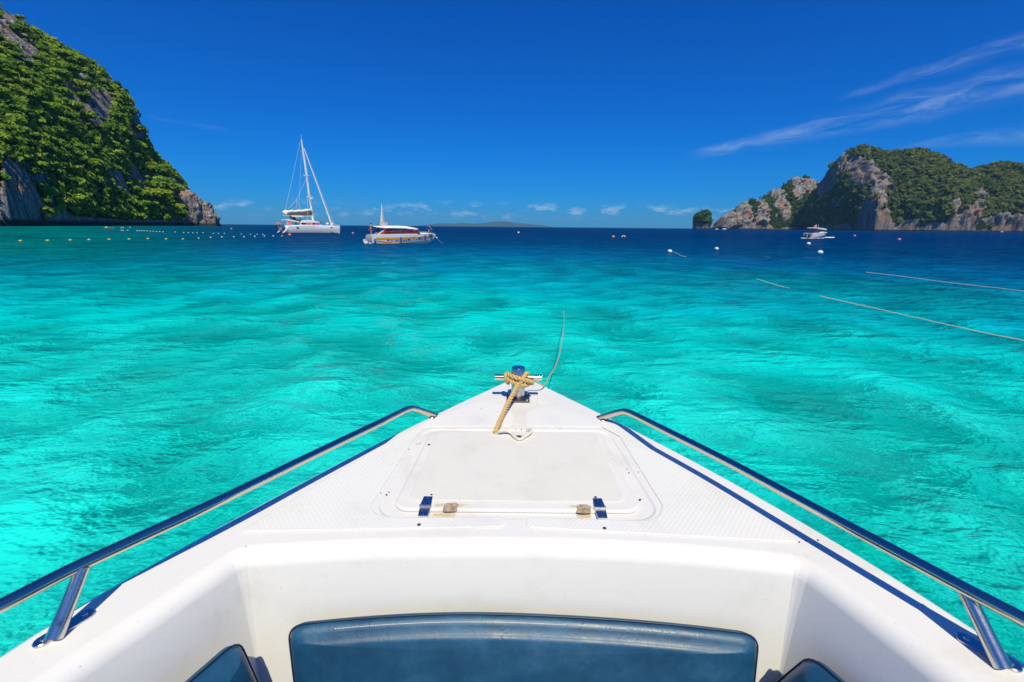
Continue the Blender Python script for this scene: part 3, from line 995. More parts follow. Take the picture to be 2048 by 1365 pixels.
# ================================================================== OUR BOAT
boat = empty('motorboat', (0, 0, 0))
tag(boat, 'white fibreglass motorboat bow with steel rails and blue cushions in the foreground', 'boat')
Lp = [(1012, 765), (896, 815), (730, 899), (562, 991), (405, 1074), (264, 1153.6), (130, 1231), (0, 1307)]
Rp = [(1072, 766), (1160, 810), (1320, 884), (1483, 972), (1676, 1089), (1850, 1196), (2048, 1316)]
Ledge = [onz(*q, DECK) for q in Lp] + [Vector((-1.12, .35, DECK)), Vector((-1.19, -.3, DECK)), Vector((-1.22, -1.2, DECK)), Vector((-1.2, -3.6, DECK))]
Redge = [onz(*q, DECK) for q in Rp] + [Vector((1.14, .35, DECK)), Vector((1.20, -.3, DECK)), Vector((1.23, -1.2, DECK)), Vector((1.2, -3.6, DECK))]
for q in (Ledge, Redge):                                                # fair the line
    for _ in range(2):
        q[1:-1] = [(a + 2 * b + c) / 4 for a, b, c in zip(q[:-2], q[1:-1], q[2:])]
nose = [Vector((0.0, 2.468, DECK)), Vector((0.05, 2.485, DECK)), Vector((0.1, 2.466, DECK))]
Ls = catmull(Ledge, 5)
Rs = catmull(Redge, 5)
outline = Ls[::-1] + nose + Rs                                          # port quarter -> bow -> starboard quarter
n_o = len(outline)


def onorm(pts, i):
    a, b = pts[max(i - 1, 0)], pts[min(i + 1, len(pts) - 1)]
    t = (b - a); t.z = 0; t.normalize()
    return Vector((-t.y, t.x, 0))


rings = []
for (off, dz, pull) in [(0, 0, 0), (0.010, -0.004, 0), (0.016, -0.016, 0), (0.016, -0.05, 0), (-0.02, -0.06, 0), (-0.09, -0.32, .10), (-0.20, -0.75, .35), (-0.26, -1.15, .62), (-0.45, -1.35, .9)]:
    ring = []
    for i, p in enumerate(outline):
        q = p + onorm(outline, i) * off
        f = min(1, max(0, (p.y - 0.2) / 2.2))
        c = Vector((0.03, q.y, 0))
        q = q.lerp(Vector((0.03, q.y - 0.5 * pull * f, q.z)), pull * f * 0.75 + 0.12 * pull)
        ring.append(Vector((q.x, q.y, DECK + dz)))
    rings.append(ring)
hb = MB(); hb.loft(rings, False)
hb.add([rings[k][0] for k in range(len(rings))] + [rings[k][-1] for k in range(len(rings))][::-1], [tuple(range(2 * len(rings)))])
hb.build('hull', M['gelcoat_hull'], boat, 40)

# cockpit edge: port side -> port corner -> curved bulkhead -> starboard corner -> starboard side
ctl = [(-1.02, -3.45), (-1.03, -1.2), (-1.0, -.2), (-0.96, .45), (-0.915, .68), (-0.84, .85)]
cor_l = [(-0.77, 1.005), (-0.752, 1.04), (-0.725, 1.062), (-0.69, 1.072)]
arc = [(-0.45, 1.098), (-0.2, 1.110), (0.03, 1.114), (0.25, 1.108), (0.5, 1.09)]
cor_r = [(0.735, 1.058), (0.77, 1.048), (0.796, 1.026), (0.815, .99)]
ctr = [(0.865, .85), (0.915, .68), (0.965, .45), (1.0, -.2), (1.03, -1.2), (1.02, -3.45)]
ck = [Vector((x, y, DECK)) for x, y in ctl + cor_l + arc + cor_r + ctr]
ck = catmull(ck, 4)
# deck sheet between the outline and the cockpit edge, with the hatch opening cut out


def rrect(cx, y0, y1, w0, w1, r, seg=7):
    """rounded trapezoid: half width w0 at y0, w1 at y1"""
    out = []
    for (sx, yy, ww, a0) in ((1, y0, w0, -90), (1, y1, w1, 0), (-1, y1, w1, 90), (-1, y0, w0, 180)):
        ox, oy = cx + sx * (ww - r), yy + (r if yy == y0 else -r)
        for k in range(seg + 1):
            a = math.radians(a0 + 90 * k / seg)
            out.append((ox + r * math.cos(a), oy + r * math.sin(a)))
    return out


def inside(p, poly):
    c = False
    n = len(poly)
    for i in range(n):
        (x1, y1), (x2, y2) = poly[i], poly[(i + 1) % n]
        if (y1 > p[1]) != (y2 > p[1]) and p[0] < (x2 - x1) * (p[1] - y1) / (y2 - y1) + x1:
            c = not c
    return c


def sheet(outer, holes, z, extra=()):
    pts, edges = [], []
    for loop in [outer] + list(holes):
        k = len(pts)
        pts += [Vector((p[0], p[1])) for p in loop]
        edges += [(k + i, k + (i + 1) % len(loop)) for i in range(len(loop))]
    pts += [Vector(e) for e in extra]
    v, e, f, *_ = delaunay_2d_cdt(pts, edges, [], 0, 1e-6)
    fs = []
    for t in f:
        c = (sum(v[i].x for i in t) / len(t), sum(v[i].y for i in t) / len(t))
        if inside(c, outer) and not any(inside(c, h) for h in holes):
            fs.append(tuple(t))
    return [(p.x, p.y, z) for p in v], fs


gut_o = rrect(0.021, 1.192, 1.815, 0.436, 0.405, 0.075)
gut_i = rrect(0.021, 1.200, 1.808, 0.428, 0.397, 0.070)
deck_poly = [(p.x, p.y) for p in outline] + [(p.x, p.y) for p in ck[::-1]]
vs, fs = sheet(deck_poly, [gut_o], DECK)
db = MB(); db.add(vs, fs)
GUT = DECK - 0.004
db.loft([[(x, y, DECK) for x, y in gut_o], [(x, y, GUT) for x, y in gut_i]])
vs, fs = sheet(gut_i, [], GUT)
db.add(vs, fs)
db.build('deck', M['gelcoat'], boat, 30)

# cockpit liner: rounded lip, walls, floor
lin = []
prof = [(0.0, 0.0)] + [(0.045 * math.sin(a), -0.045 * (1 - math.cos(a))) for a in [math.radians(q) for q in (15, 30, 45, 60, 75, 84)]]
prof += [(0.055, -0.12), (0.062, -0.2), (0.082, -0.40), (0.10, -0.62), (0.115, -0.70), (0.15, -0.735)]
for (off, dz) in prof:
    lin.append([p - onorm(ck, i) * (-off) * -1 if False else Vector((p.x, p.y, DECK + dz)) - onorm(ck, i) * off for i, p in enumerate(ck)])
lb = MB(); lb.loft(lin, False)
last = [(p.x, p.y) for p in lin[-1]]
vs, fs = sheet(last, [], DECK - 0.735)
lb.add(vs, fs)
lb.build('cockpit_liner', M['gelcoat'], boat, 50)


def pad(name, poly, z0, z1, mat, parent, bev=0.004):
    """thin raised pad with a softened edge"""
    c = Vector((sum(p[0] for p in poly) / len(poly), sum(p[1] for p in poly) / len(poly)))
    P2 = [Vector(p) for p in poly]
    n = len(P2)
    area = sum(P2[i].x * P2[(i + 1) % n].y - P2[(i + 1) % n].x * P2[i].y for i in range(n))
    sgn = 1 if area > 0 else -1
    ins = []
    for i in range(n):
        t = (P2[(i + 1) % n] - P2[i - 1]).normalized()
        ins.append(P2[i] + Vector((-t.y, t.x)) * sgn * bev)
    b = MB()
    b.loft([[(p.x, p.y, z0) for p in P2], [(p.x, p.y, z1 - (z1 - z0) * 0.4) for p in P2], [(p.x, p.y, z1) for p in ins]])
    vs, fs = sheet([(p.x, p.y) for p in ins], [], z1)
    b.add(vs, fs)
    return b.build(name, mat, parent, 30)


def round_poly(poly, r, seg=4):
    out = []
    n = len(poly)
    for i in range(n):
        p, a, b = Vector(poly[i]), Vector(poly[i - 1]), Vector(poly[(i + 1) % n])
        da, db_ = (a - p), (b - p)
        rr = min(r, da.length * 0.45, db_.length * 0.45)
        s, e = p + da.normalized() * rr, p + db_.normalized() * rr
        for k in range(seg + 1):
            t = k / seg
            out.append(tuple(s * (1 - t) ** 2 + p * 2 * t * (1 - t) + e * t * t))
    return out


def dk(x, y):
    p = onz(x, y, DECK)
    return (p.x, p.y)


padL = [dk(478, 1066), dk(747, 902), dk(858, 843), dk(930, 812), dk(1006, 792), dk(1006, 812), dk(1026, 830), dk(1024, 853), dk(850, 855), dk(832, 872), dk(742, 1012), dk(752, 1030),
        dk(790, 1037), dk(1012, 1035), dk(1012, 1056)]
padR = [dk(1604, 1087), dk(1334, 920), dk(1236, 872), dk(1150, 826), dk(1074, 795), dk(1074, 813), dk(1050, 830), dk(1050, 853), dk(1218, 856), dk(1238, 872), dk(1326, 1014), dk(1316, 1036),
        dk(1290, 1043), dk(1052, 1036), dk(1052, 1057)]
pad('nonskid_panel', round_poly(padL, 0.02), DECK + 0.0005, DECK + 0.0035, M['nonskid'], boat)
pad('nonskid_panel', round_poly(padR, 0.02), DECK + 0.0005, DECK + 0.0035, M['nonskid'], boat)
lid = pad('hatch_lid', rrect(0.021, 1.228, 1.775, 0.386, 0.366, 0.050), GUT + 0.002, DECK + 0.006, M['gelcoat'], boat, 0.008)
LT = DECK + 0.006
pad('tread_panel', rrect(0.021, 1.272, 1.768, 0.345, 0.333, 0.03), LT + 0.0005, LT + 0.003, M['nonskid_lid'], lid, 0.003)


def hinge(cx, cy):
    h = None
    b = MB()
    for (y0, y1, w0, w1, z) in ((cy + .006, cy + .050, .017, .014, LT + .0035), (cy - .006, cy - .046, .017, .014, DECK + .0055)):
        lo = [(cx - w0, y0), (cx + w0, y0), (cx + w1, y1), (cx - w1, y1)]
        b.prism(lo, z - .002, z + .0025)
    b.tube([(cx - .0185, cy, LT + .004), (cx + .0185, cy, LT + .004)], .0055, 10)
    h = b.build('hinge', M['steel_worn'], boat, 30)
    for (dx, dy, z) in ((-.008, .02, LT + .006), (.008, .02, LT + .006), (0, .039, LT + .006), (-.008, -.018, DECK + .008), (.008, -.018, DECK + .008), (0, -.037, DECK + .008)):
        s = MB(); s.lathe([(.0035, 0), (.0032, .0012), (.001, .002)], (cx + dx, cy + dy, z), 8)
        s.build('screw', M['steel'], h, 40)


h1 = onz(851, 1015, LT); h2 = onz(1200, 1019, LT)
hinge(h1.x, h1.y); hinge(h2.x, h2.y)


def blob_patch(name, pts, z, mat, parent, th=0.0015):
    return pad(name, round_poly(pts, 0.006, 3), z + 0.0003, z + th, mat, parent, 0.001)


def lt(x, y):
    p = onz(x, y, LT)
    return (p.x, p.y)


blob_patch('sealant_patch', [lt(870, 1010), lt(888, 1008), lt(900, 1010), lt(940, 1009), lt(918, 1015), lt(888, 1013), lt(870, 1014)], LT, M['sealant'], boat)
blob_patch('sealant_patch', [lt(888, 1010), lt(894, 1007), lt(911, 1006), lt(919, 1010), lt(914, 1016), lt(915, 1022), lt(898, 1024), lt(885, 1023), lt(887, 1016)], LT + 0.0004, M['sealant_dirty'], boat, .0012)
blob_patch('sealant_patch', [dk(866, 1026), dk(886, 1025), dk(914, 1024), dk(908, 1033), dk(884, 1032), dk(866, 1031)], GUT, M['sealant'], boat)
blob_patch('sealant_patch', [lt(1151, 1013), lt(1157, 1010), lt(1174, 1010), lt(1183, 1014), lt(1181, 1020), lt(1183, 1027), lt(1166, 1028), lt(1152, 1026), lt(1155, 1018)], LT + 0.0004, M['sealant_dirty'], boat, .0012)
blob_patch('sealant_patch', [lt(1136, 1013), lt(1150, 1011), lt(1153, 1015), lt(1142, 1016)], LT, M['sealant'], boat)
blob_patch('sealant_patch', [dk(1152, 1029), dk(1182, 1028), dk(1184, 1034), dk(1156, 1036)], GUT, M['sealant'], boat)
for (x, y, r, z) in [(818, 899, .003, 0), (840, 887, .002, 0), (834, 889, .0018, 0), (773, 990, .003, 0), (762, 987, .002, 0), (778, 985, .002, 0), (838, 1050, .006, .0035), (1209, 1057, .006, .0035),
                     (863, 990, .004, .009), (1191, 995, .005, .009), (1254, 939, .002, 0), (1258, 946, .0025, 0), (1277, 945, .002, 0), (1280, 1000, .004, 0), (1098, 869, .006, 0), (1131, 871, .003, 0),
                     (940, 866, .003, 0), (1043, 860, .003, 0), (1033, 866, .002, 0), (1047, 869, .002, 0), (1031, 860, .002, 0), (858, 890, .006, .0065), (1598, 1085, .003, 0), (1592, 1060, .002, 0),
                     (1612, 1082, .003, 0), (1636, 1081, .003, 0), (963, 818, .002, .0035), (996, 824, .002, .0035), (1120, 858, .002, .0035)]:
    p = onz(x, y, DECK + z)
    b = MB(); b.lathe([(r, 0), (r * .9, .0012), (r * .3, .0014)], (p.x, p.y, DECK + z + .0003), 8)
    b.build('screw_hole', M['hole'], boat)
# notch at the front edge of the lid
nb = MB(); nb.lathe([(.020, 0), (.019, .0015), (.004, .0018)], (onz(1037, 877, LT).x, onz(1037, 877, LT).y, LT + .003), 14)
nb.build('latch_recess', M['hole'], boat)

# ---- samson post
bp = onz(1036, 797, DECK)
post = MB()
post.lathe([(.034, 0.0), (.034, .155), (.032, .1585), (.002, .160)], (bp.x, bp.y, DECK + .008), 28)
post_o = post.build('samson_post', M['steel_worn'], boat, 35)
cb_ = MB()
zb = DECK + .112
cb_.tube([(bp.x - .119, bp.y, zb), (bp.x - .118, bp.y, zb), (bp.x + .118, bp.y, zb), (bp.x + .119, bp.y, zb)], [.0135, .015, .015, .0135], 16)
cb_.build('cross_bar', M['steel'], post_o, 40)
pl = MB(); pl.box((bp.x, bp.y - .005, DECK + .006), (.115, .115, .010))
pl.build('base_plate', M['dark_steel'], post_o)
for dx, dy in ((-.044, -.044), (.044, -.044), (-.044, .036), (.044, .036)):
    s = MB(); s.lathe([(.009, 0), (.008, .005), (.003, .007)], (bp.x + dx, bp.y - .005 + dy, DECK + .011), 6)
    s.build('bolt', M['steel_worn'], post_o, 30)

# ---- bow rails
def rail(side):
    if side < 0:
        px = [(0, 1213), (132, 1145), (264, 1083), (439, 1002), (615, 916), (760, 846)]
        foot, peak = (868, 831), (822, 815)
        plate, stt, stb = ((65, 1297), (190, 1222)), (166, 1134), (109, 1276)
    else:
        px = [(2048, 1240), (1939, 1183), (1808, 1113), (1632, 1019), (1457, 925), (1330, 861)]
        foot, peak = (1202, 836), (1250, 821)
        plate, stt, stb = ((1910, 1270), (2045, 1345)), (1930, 1180), (2005, 1335)
    HR = DECK + (.112 if side > 0 else .120)
    pts = [onz(*q, HR) for q in px]
    aft = pts[0] + (pts[0] - pts[1]).normalized() * 0.35
    aft2 = Vector((side * 1.17, -.3, HR)); aft3 = Vector((side * 1.2, -1.6, HR))
    pk = onz(*peak, DECK + .085)
    ft = onz(*foot, DECK + .006)
    d1 = (pts[-1] - pk).normalized(); d2 = (ft - pk).normalized()
    bend = [pk + d1 * .07, pk + d1 * .035 + d2 * .004, pk + d1 * .012 + d2 * .012, pk + d1 * .003 + d2 * .035, pk + d2 * .06]
    path = catmull([aft3, aft2, aft] + pts, 6) + catmull([pts[-1]] + bend + [ft], 6)[1:]
    b = MB(); b.tube(path, .0142, 16)
    ro = b.build('bow_rail', M['steel'], boat, 60)
    # stanchion, oval, flared towards its plate
    t, q = onz(*stt, HR - .004), onz(*stb, DECK + .005)
    s = MB(); s.tube([q, q.lerp(t, .5), t], [.0155, .0140, .0130], 14, flat=1.1)
    s.build('stanchion', M['steel_worn'], ro, 50)
    for (p0, p1, hw) in ((onz(*plate[0], DECK), onz(*plate[1], DECK), .016), (ft + d1 * .032, ft - d1 * .030, .013)):
        p0 = Vector((p0.x, p0.y)); p1 = Vector((p1.x, p1.y))
        ax = (p1 - p0).normalized(); nn = Vector((-ax.y, ax.x))
        poly = []
        for k in range(9):
            a = math.radians(-90 + 180 * k / 8); poly.append(tuple(p1 - ax * hw + ax * hw * math.cos(a) + nn * hw * math.sin(a)))
        for k in range(9):
            a = math.radians(90 + 180 * k / 8); poly.append(tuple(p0 + ax * hw + ax * hw * math.cos(a) + nn * hw * math.sin(a)))
        pad('foot_plate', poly, DECK + .0006, DECK + .006, M['steel_worn'], ro, .002)
        for e in (p0 + ax * hw * 1.1, p1 - ax * hw * 1.1):
            k = MB(); k.lathe([(.006, 0), (.005, .0025), (.001, .004)], (e.x, e.y, DECK + .006), 10)
            k.build('screw', M['steel_worn'], ro, 40)


rail(-1); rail(1)

# ---- blue cushions
def cushion(name, origin, ux, uz, nrm, outline2, thick, label):
    """slab of upholstery: outline in (ux, uz), bulging along nrm"""
    n = len(outline2)
    P2 = [Vector(p) for p in outline2]
    area = sum(P2[i].x * P2[(i + 1) % n].y - P2[(i + 1) % n].x * P2[i].y for i in range(n))
    sg = 1 if area > 0 else -1

    def inset(q, d):
        out = []
        for i in range(n):
            t = (q[(i + 1) % n] - q[i - 1]).normalized()
            out.append(q[i] + Vector((-t.y, t.x)) * sg * d)
        return out
    b = MB()
    rg = []
    wd = lambda p, h: origin + ux * p.x + uz * p.y + nrm * h
    c = Vector((sum(p.x for p in P2) / n, sum(p.y for p in P2) / n))
    q = P2
    for (d, h) in [(0.0, 0.0), (-.003, thick * .30), (0.0, thick * .52), (.005, thick * .68), (.014, thick * .86), (.028, thick * 1.02)]:
        rg.append([wd(p, h) for p in inset(P2, d)])
    base = inset(P2, .028)
    for k, h in ((.93, 1.16), (.85, 1.28), (.72, 1.36), (.5, 1.42), (.25, 1.44), (.02, 1.44)):
        rg.append([wd(c + (p - c) * k, thick * h) for p in base])
    b.loft(rg, True, True, True)
    o = b.build(name, M['leather'], boat, 70)
    o['label'] = label
    pp = [wd(p, thick * .60) for p in inset(P2, .001)]
    pp = [wd(p, thick * .36) for p in inset(P2, -.0055)]
    t = MB(); t.tube(pp + pp[:1], .0026, 6)
    t.build('piping', M['piping'], o, 80)
    return o, wd, inset, P2


def smooth_outline(pts, r, per=5):
    return round_poly(pts, r, per)


bx0, bx1 = -.578, .652
top = [(bx0 + (bx1 - bx0) * k / 14, 0.0) for k in range(15)]
zt = lambda x: .965 - .115 * ((x - .01) / .65) ** 2 * .10 + 0.006 - 0.006 * math.tanh(x / .2)
outl = [(-.52, .50), (.60, .50)] + [(bx1 - .0, .70), (bx1, zt(bx1) - .0)] + [(x, zt(x)) for x, _ in top[::-1][1:-1]] + [(bx0, zt(bx0)), (bx0 + .01, .70)]
outl = [(x, z) for x, z in outl]
outl = round_poly(outl, .055, 6)
cu, wd, ins_, P2 = cushion('seat_back', Vector((0, 1.045, .007)), Vector((1, 0, 0)), Vector((0, .10, 1)).normalized(), Vector((0, -1, .10)).normalized(), outl, .040, 'wide blue backrest cushion on the bulkhead')
cu.location = (0, -0.112, 0)
for o_ in [cu] + list(cu.children):
    for v_ in o_.data.vertices:
        v_.co.y -= 0.10 * (v_.co.x - .03) ** 2
# white stitches along the top seam
sb = [p for p in ins_(P2, .006) if p.y > .90 and -.50 < p.x < .56]
sb.sort(key=lambda p: p.x)
stm = MB()
xs = np.linspace(-.46, .50, 150)
for i, x in enumerate(xs[:-1]):
    if x > .12 and random.random() < .45: continue
    y = float(np.interp(x, [p.x for p in sb], [p.y for p in sb]))
    a, b_ = wd(Vector((x, y)), .040 * .73), wd(Vector((x + .0042, y)), .040 * .73)
    stm.tube([a, b_], .0009, 4)
for i_, q_ in enumerate(stm.v):
    stm.v[i_] = (q_[0], q_[1] - 0.10 * (q_[0] - .03) ** 2, q_[2])
so = stm.build('stitching', M['thread'], cu)
so['kind'] = 'stuff'

for side, apex, label in ((-1, Vector((-.630, .885, 1.012)), 'blue side backrest on the port wall'), (1, Vector((.698, .872, .995)), 'blue side backrest on the starboard wall')):
    ux = Vector((side * .42, -1, 0)).normalized()                       # runs aft along the wall
    nrm = Vector((-side, -side * side * .42, 0.18)); nrm = (nrm - ux * nrm.dot(ux)).normalized()
    uz = ux.cross(nrm) * (1 if ux.cross(nrm).z > 0 else -1)
    out2 = round_poly([(0.0, 0.0), (-.075 if side > 0 else -.02, -.20), (-.10 if side > 0 else -.03, -.45), (1.6, -.45), (1.6, 0.0)], .03, 5)
    cushion('side_backrest', apex - nrm * .06, ux, uz, nrm, out2, .055, label)

def bench(pts, z, label):  # out of view, added to cut white floor bounce onto the bulkhead
    o = pad('unseen_seat_cushion', round_poly(pts, .05, 5), z, z + .09, M['leather'], boat, .02)
    o['label'] = label


bench([(-.50, .92), (.56, .92), (.56, .48), (-.50, .48)], .60, 'unseen blue seat cushion added under the backrest against floor bounce')
bench([(-.86, .82), (-.55, .88), (-.55, -1.5), (-.90, -1.5)], .60, 'unseen blue bench cushion added along the port side against floor bounce')
bench([(.90, .80), (.61, .88), (.61, -1.5), (.92, -1.5)], .60, 'unseen blue bench cushion added along the starboard side against floor bounce')

# ================================================================== ROPES ON THE BOW
def rope_mesh(name, path, r, pitch, mat, taper=None):
    path = [Vector(p) for p in path]
    # resample
    L = [0]
    for a, b in zip(path[:-1], path[1:]): L.append(L[-1] + (b - a).length)
    n = max(8, int(L[-1] / (pitch / 7)))
    pts = []
    for i in range(n + 1):
        s = L[-1] * i / n
        k = min(max(np.searchsorted(L, s) - 1, 0), len(path) - 2)
        t = (s - L[k]) / max(L[k + 1] - L[k], 1e-9)
        pts.append(path[k].lerp(path[k + 1], t))
    b = MB()
    t0 = (pts[1] - pts[0]).normalized()
    nr = (Vector((0.3, 0.2, 1)) - t0 * Vector((0.3, 0.2, 1)).dot(t0)).normalized()
    fr = []
    for i, p in enumerate(pts):
        t = (pts[min(i + 1, n)] - pts[max(i - 1, 0)]).normalized()
        nr = (nr - t * nr.dot(t)).normalized()
        fr.append((p, nr.copy(), t.cross(nr)))
    for k in range(3):
        strand = []
        for i, (p, a, c) in enumerate(fr):
            ph = 2 * math.pi * (k / 3 + (L[-1] * i / n) / pitch)
            strand.append(p + (a * math.cos(ph) + c * math.sin(ph)) * r * .60)
        b.tube(strand, r * .47, 7)
    return b.build(name, mat, None, 80)


def pr(x, y, z):                                                        # x right, y towards the stern, z above the deck
    return Vector((bp.x + x, bp.y - y, DECK + z))


e0 = onz(988, 872, DECK - .012)
rr = .0118
tail = [e0, onz(992, 863, DECK + .016), aty(1004, 834, bp.y - .28), aty(1016, 808, bp.y - .18), aty(1029, 783, bp.y - .10), pr(-.004, .060, .090), pr(.010, .058, .106)]
knot = tail + [pr(.028, .040, .126), pr(.044, .004, .134), pr(.050, -.024, .116), pr(.054, -.018, .096), pr(.064, .010, .086), pr(.070, .030, .096), pr(.045, .050, .112), pr(.0, .056, .126),
               pr(-.032, .046, .134), pr(-.052, .014, .134), pr(-.062, -.016, .114), pr(-.058, -.018, .096), pr(-.050, .012, .088), pr(-.056, .030, .104), pr(-.062, .020, .126), pr(-.056, .0, .134),
               pr(-.048, .032, .116), pr(-.018, .056, .100), pr(.016, .060, .090), pr(.042, .044, .086), pr(.052, .006, .088), pr(.040, -.040, .10), pr(.0, -.046, .112), pr(-.036, -.04, .11)]
ro = rope_mesh('mooring_rope', catmull(knot, 8), rr, .060, M['rope'])
tag(ro, 'thick tan rope knotted round the steel bow post and trailing to the hatch', 'rope')
# thin line leading from the post to the water ahead
ln = [pr(.05, -.03, .095), pr(.075, -.06, .085), aty(1086, 770, bp.y + .12), aty(1097, 756, bp.y + .35), aty(1108, 738, bp.y + .8), aty(1117, 716, bp.y + 1.5), aty(1122, 692, bp.y + 2.6), aty(1126, 668, bp.y + 4.2),
      aty(1126, 655, bp.y + 5.6), onz(1128, 640, .02), onz(1127, 628, .0), onz(1128, 618, -.04)]
lb_ = MB()
lpath = catmull(ln, 8)
lb_.tube([p + Vector((random.uniform(-1, 1), 0, random.uniform(-1, 1))) * 0.0009 * max(1, p.y - 2.0) for p in lpath], [.0040 + .00012 * max(0, p.y - 2.5) for p in lpath], 7)
tag(lb_.build('bow_line', M['rope'], None, 70), 'thin straw coloured line running from the bow post down into the water', 'rope')
# white cord at the hatch
cd = [onz(1000, 863, LT + .02), onz(1010, 861, LT + .022), onz(1022, 866, LT + .014), onz(1030, 875, LT + .010), onz(1040, 879, LT + .010), onz(1050, 873, LT + .012), onz(1060, 866, LT + .016), onz(1062, 860, LT + .02), onz(1053, 861, LT + .012)]
c1 = MB(); c1.tube(catmull([e0 + Vector((.0, .0, .004))] + cd, 8), .0068, 8)
tag(c1.build('hatch_cord', M['cord'], None, 80), 'short white cord looped through the front edge of the hatch lid', 'cord')

# ================================================================== PEOPLE
def skin_body(name, joints, bones, radii, mat, parent, root='pelvis', sub=1):
    names = list(joints)
    me = bpy.data.meshes.new(name)
    me.from_pydata([joints[k] for k in names], [(names.index(a), names.index(b)) for a, b in bones], [])
    o = bpy.data.objects.new(name, me)
    COL.objects.link(o)
    sk = o.modifiers.new('skin', 'SKIN'); sk.use_smooth_shade = True
    for i, k in enumerate(names):
        r = radii[k]
        me.skin_vertices[0].data[i].radius = (r, r) if not isinstance(r, tuple) else r
        me.skin_vertices[0].data[i].use_root = (k == root)
    sm = o.modifiers.new('sub', 'SUBSURF'); sm.levels = sub; sm.render_levels = sub
    dg = bpy.context.evaluated_depsgraph_get()
    m2 = bpy.data.meshes.new_from_object(o.evaluated_get(dg))
    bpy.data.objects.remove(o)
    m2.name = name
    m2.materials.clear(); m2.materials.append(mat)
    return link(name, m2, None, parent)


STAND = {'pelvis': (0, 0, .93), 'belly': (0, 0, 1.08), 'chest': (0, .0, 1.28), 'neck': (0, 0, 1.46), 'head': (0, .015, 1.58), 'crown': (0, .01, 1.71), 'nose': (0, .105, 1.585),
         'hipl': (-.10, 0, .90), 'kneel': (-.11, .02, .50), 'anklel': (-.11, 0, .08), 'toel': (-.12, .17, .03),
         'hipr': (.10, 0, .90), 'kneer': (.11, .02, .50), 'ankler': (.11, 0, .08), 'toer': (.12, .17, .03),
         'shl': (-.19, 0, 1.40), 'ell': (-.26, .02, 1.13), 'wrl': (-.28, .10, .90), 'hal': (-.285, .14, .81),
         'shr': (.19, 0, 1.40), 'elr': (.26, .02, 1.13), 'wrr': (.28, .10, .90), 'har': (.285, .14, .81)}
BONES = [('pelvis', 'belly'), ('belly', 'chest'), ('chest', 'neck'), ('neck', 'head'), ('head', 'crown'), ('head', 'nose')]
for s in 'lr':
    BONES += [('pelvis', 'hip' + s), ('hip' + s, 'knee' + s), ('knee' + s, 'ankle' + s), ('ankle' + s, 'toe' + s), ('chest', 'sh' + s), ('sh' + s, 'el' + s), ('el' + s, 'wr' + s), ('wr' + s, 'ha' + s)]
RAD = {'pelvis': (.15, .11), 'belly': (.135, .10), 'chest': (.16, .115), 'neck': .055, 'head': .098, 'crown': .07, 'nose': .018}
for s in 'lr':
    RAD.update({'hip' + s: .09, 'knee' + s: .058, 'ankle' + s: .04, 'toe' + s: .035, 'sh' + s: .06, 'el' + s: .042, 'wr' + s: .03, 'ha' + s: .036})


def person(loc, rz, pose, label, skin='skin', top=None, bottom=None, group=None, scale=1.0):
    J = dict(STAND); J.update(pose)
    root = empty('person', loc, rz)
    root.scale = (scale,) * 3
    tag(root, label, 'person', group)
    skin_body('body', J, BONES, RAD, M[skin], root)
    if bottom:
        k = ['pelvis', 'hipl', 'hipr', 'ml', 'mr']
        J2 = {q: J[q] for q in k[:3]}
        for s in 'lr':
            J2['m' + s] = tuple(Vector(J['hip' + s]).lerp(Vector(J['knee' + s]), .65))
        skin_body('shorts', J2, [('pelvis', 'hipl'), ('pelvis', 'hipr'), ('hipl', 'ml'), ('hipr', 'mr')], {'pelvis': (.175, .135), 'hipl': .115, 'hipr': .115, 'ml': .10, 'mr': .10}, M[bottom], root)
    if top:
        nm = 'life_vest' if 'vest' in top else 'shirt'
        J2 = {q: J[q] for q in ('pelvis', 'belly', 'chest', 'shl', 'shr')}
        J2['up'] = tuple(Vector(J['chest']).lerp(Vector(J['neck']), .6))
        bn = [('pelvis', 'belly'), ('belly', 'chest'), ('chest', 'up'), ('chest', 'shl'), ('chest', 'shr')]
        rd = {'pelvis': (.165, .13), 'belly': (.165, .135), 'chest': (.19, .15), 'up': .10, 'shl': .085, 'shr': .085}
        if nm == 'shirt':
            for s in 'lr':
                J2['el' + s] = tuple(Vector(J['sh' + s]).lerp(Vector(J['el' + s]), .8)); bn.append(('sh' + s, 'el' + s)); rd['el' + s] = .062
        skin_body(nm, J2, bn, rd, M[top], root)
    hd, cr_ = Vector(J['head']), Vector(J['crown'])
    up = (cr_ - hd).normalized()
    hb_ = MB()
    hc = hd + up * .055 - Vector((0, .02, 0))
    rings = []
    for (r, z) in ((.098, -.02), (.112, .02), (.105, .06), (.07, .092), (.01, .105)):
        rings.append([hc + up * z + Vector((r * math.cos(q), r * math.sin(q), 0)) for q in [2 * math.pi * k / 10 for k in range(10)]])
    hb_.loft(rings, True, True, True)
    hb_.build('hair', M['hair'], root, 80)
    return root


# ================================================================== OTHER BOATS
def hull_loft(stations, name, mat, parent, mats=None, bands=None):
    """stations: (x, half beam at deck, deck z, half beam at chine, chine z, keel z)"""
    rings = []
    for (x, bd, zd, bc, zc, zk) in stations:
        half = [(0, zk), (bc * .55, zk + (zc - zk) * .45), (bc, zc), (bc + (bd - bc) * .45, zc + (zd - zc) * .35), (bc + (bd - bc) * .85, zc + (zd - zc) * .75), (bd, zd), (bd * .92, zd + .015)]
        rings.append([(x, y, z) for y, z in half[::-1]] + [(x, -y, z) for y, z in half[1:]])
    b = MB(); b.loft(rings, True, True, True)
    return b.build(name, mat, parent, 40)


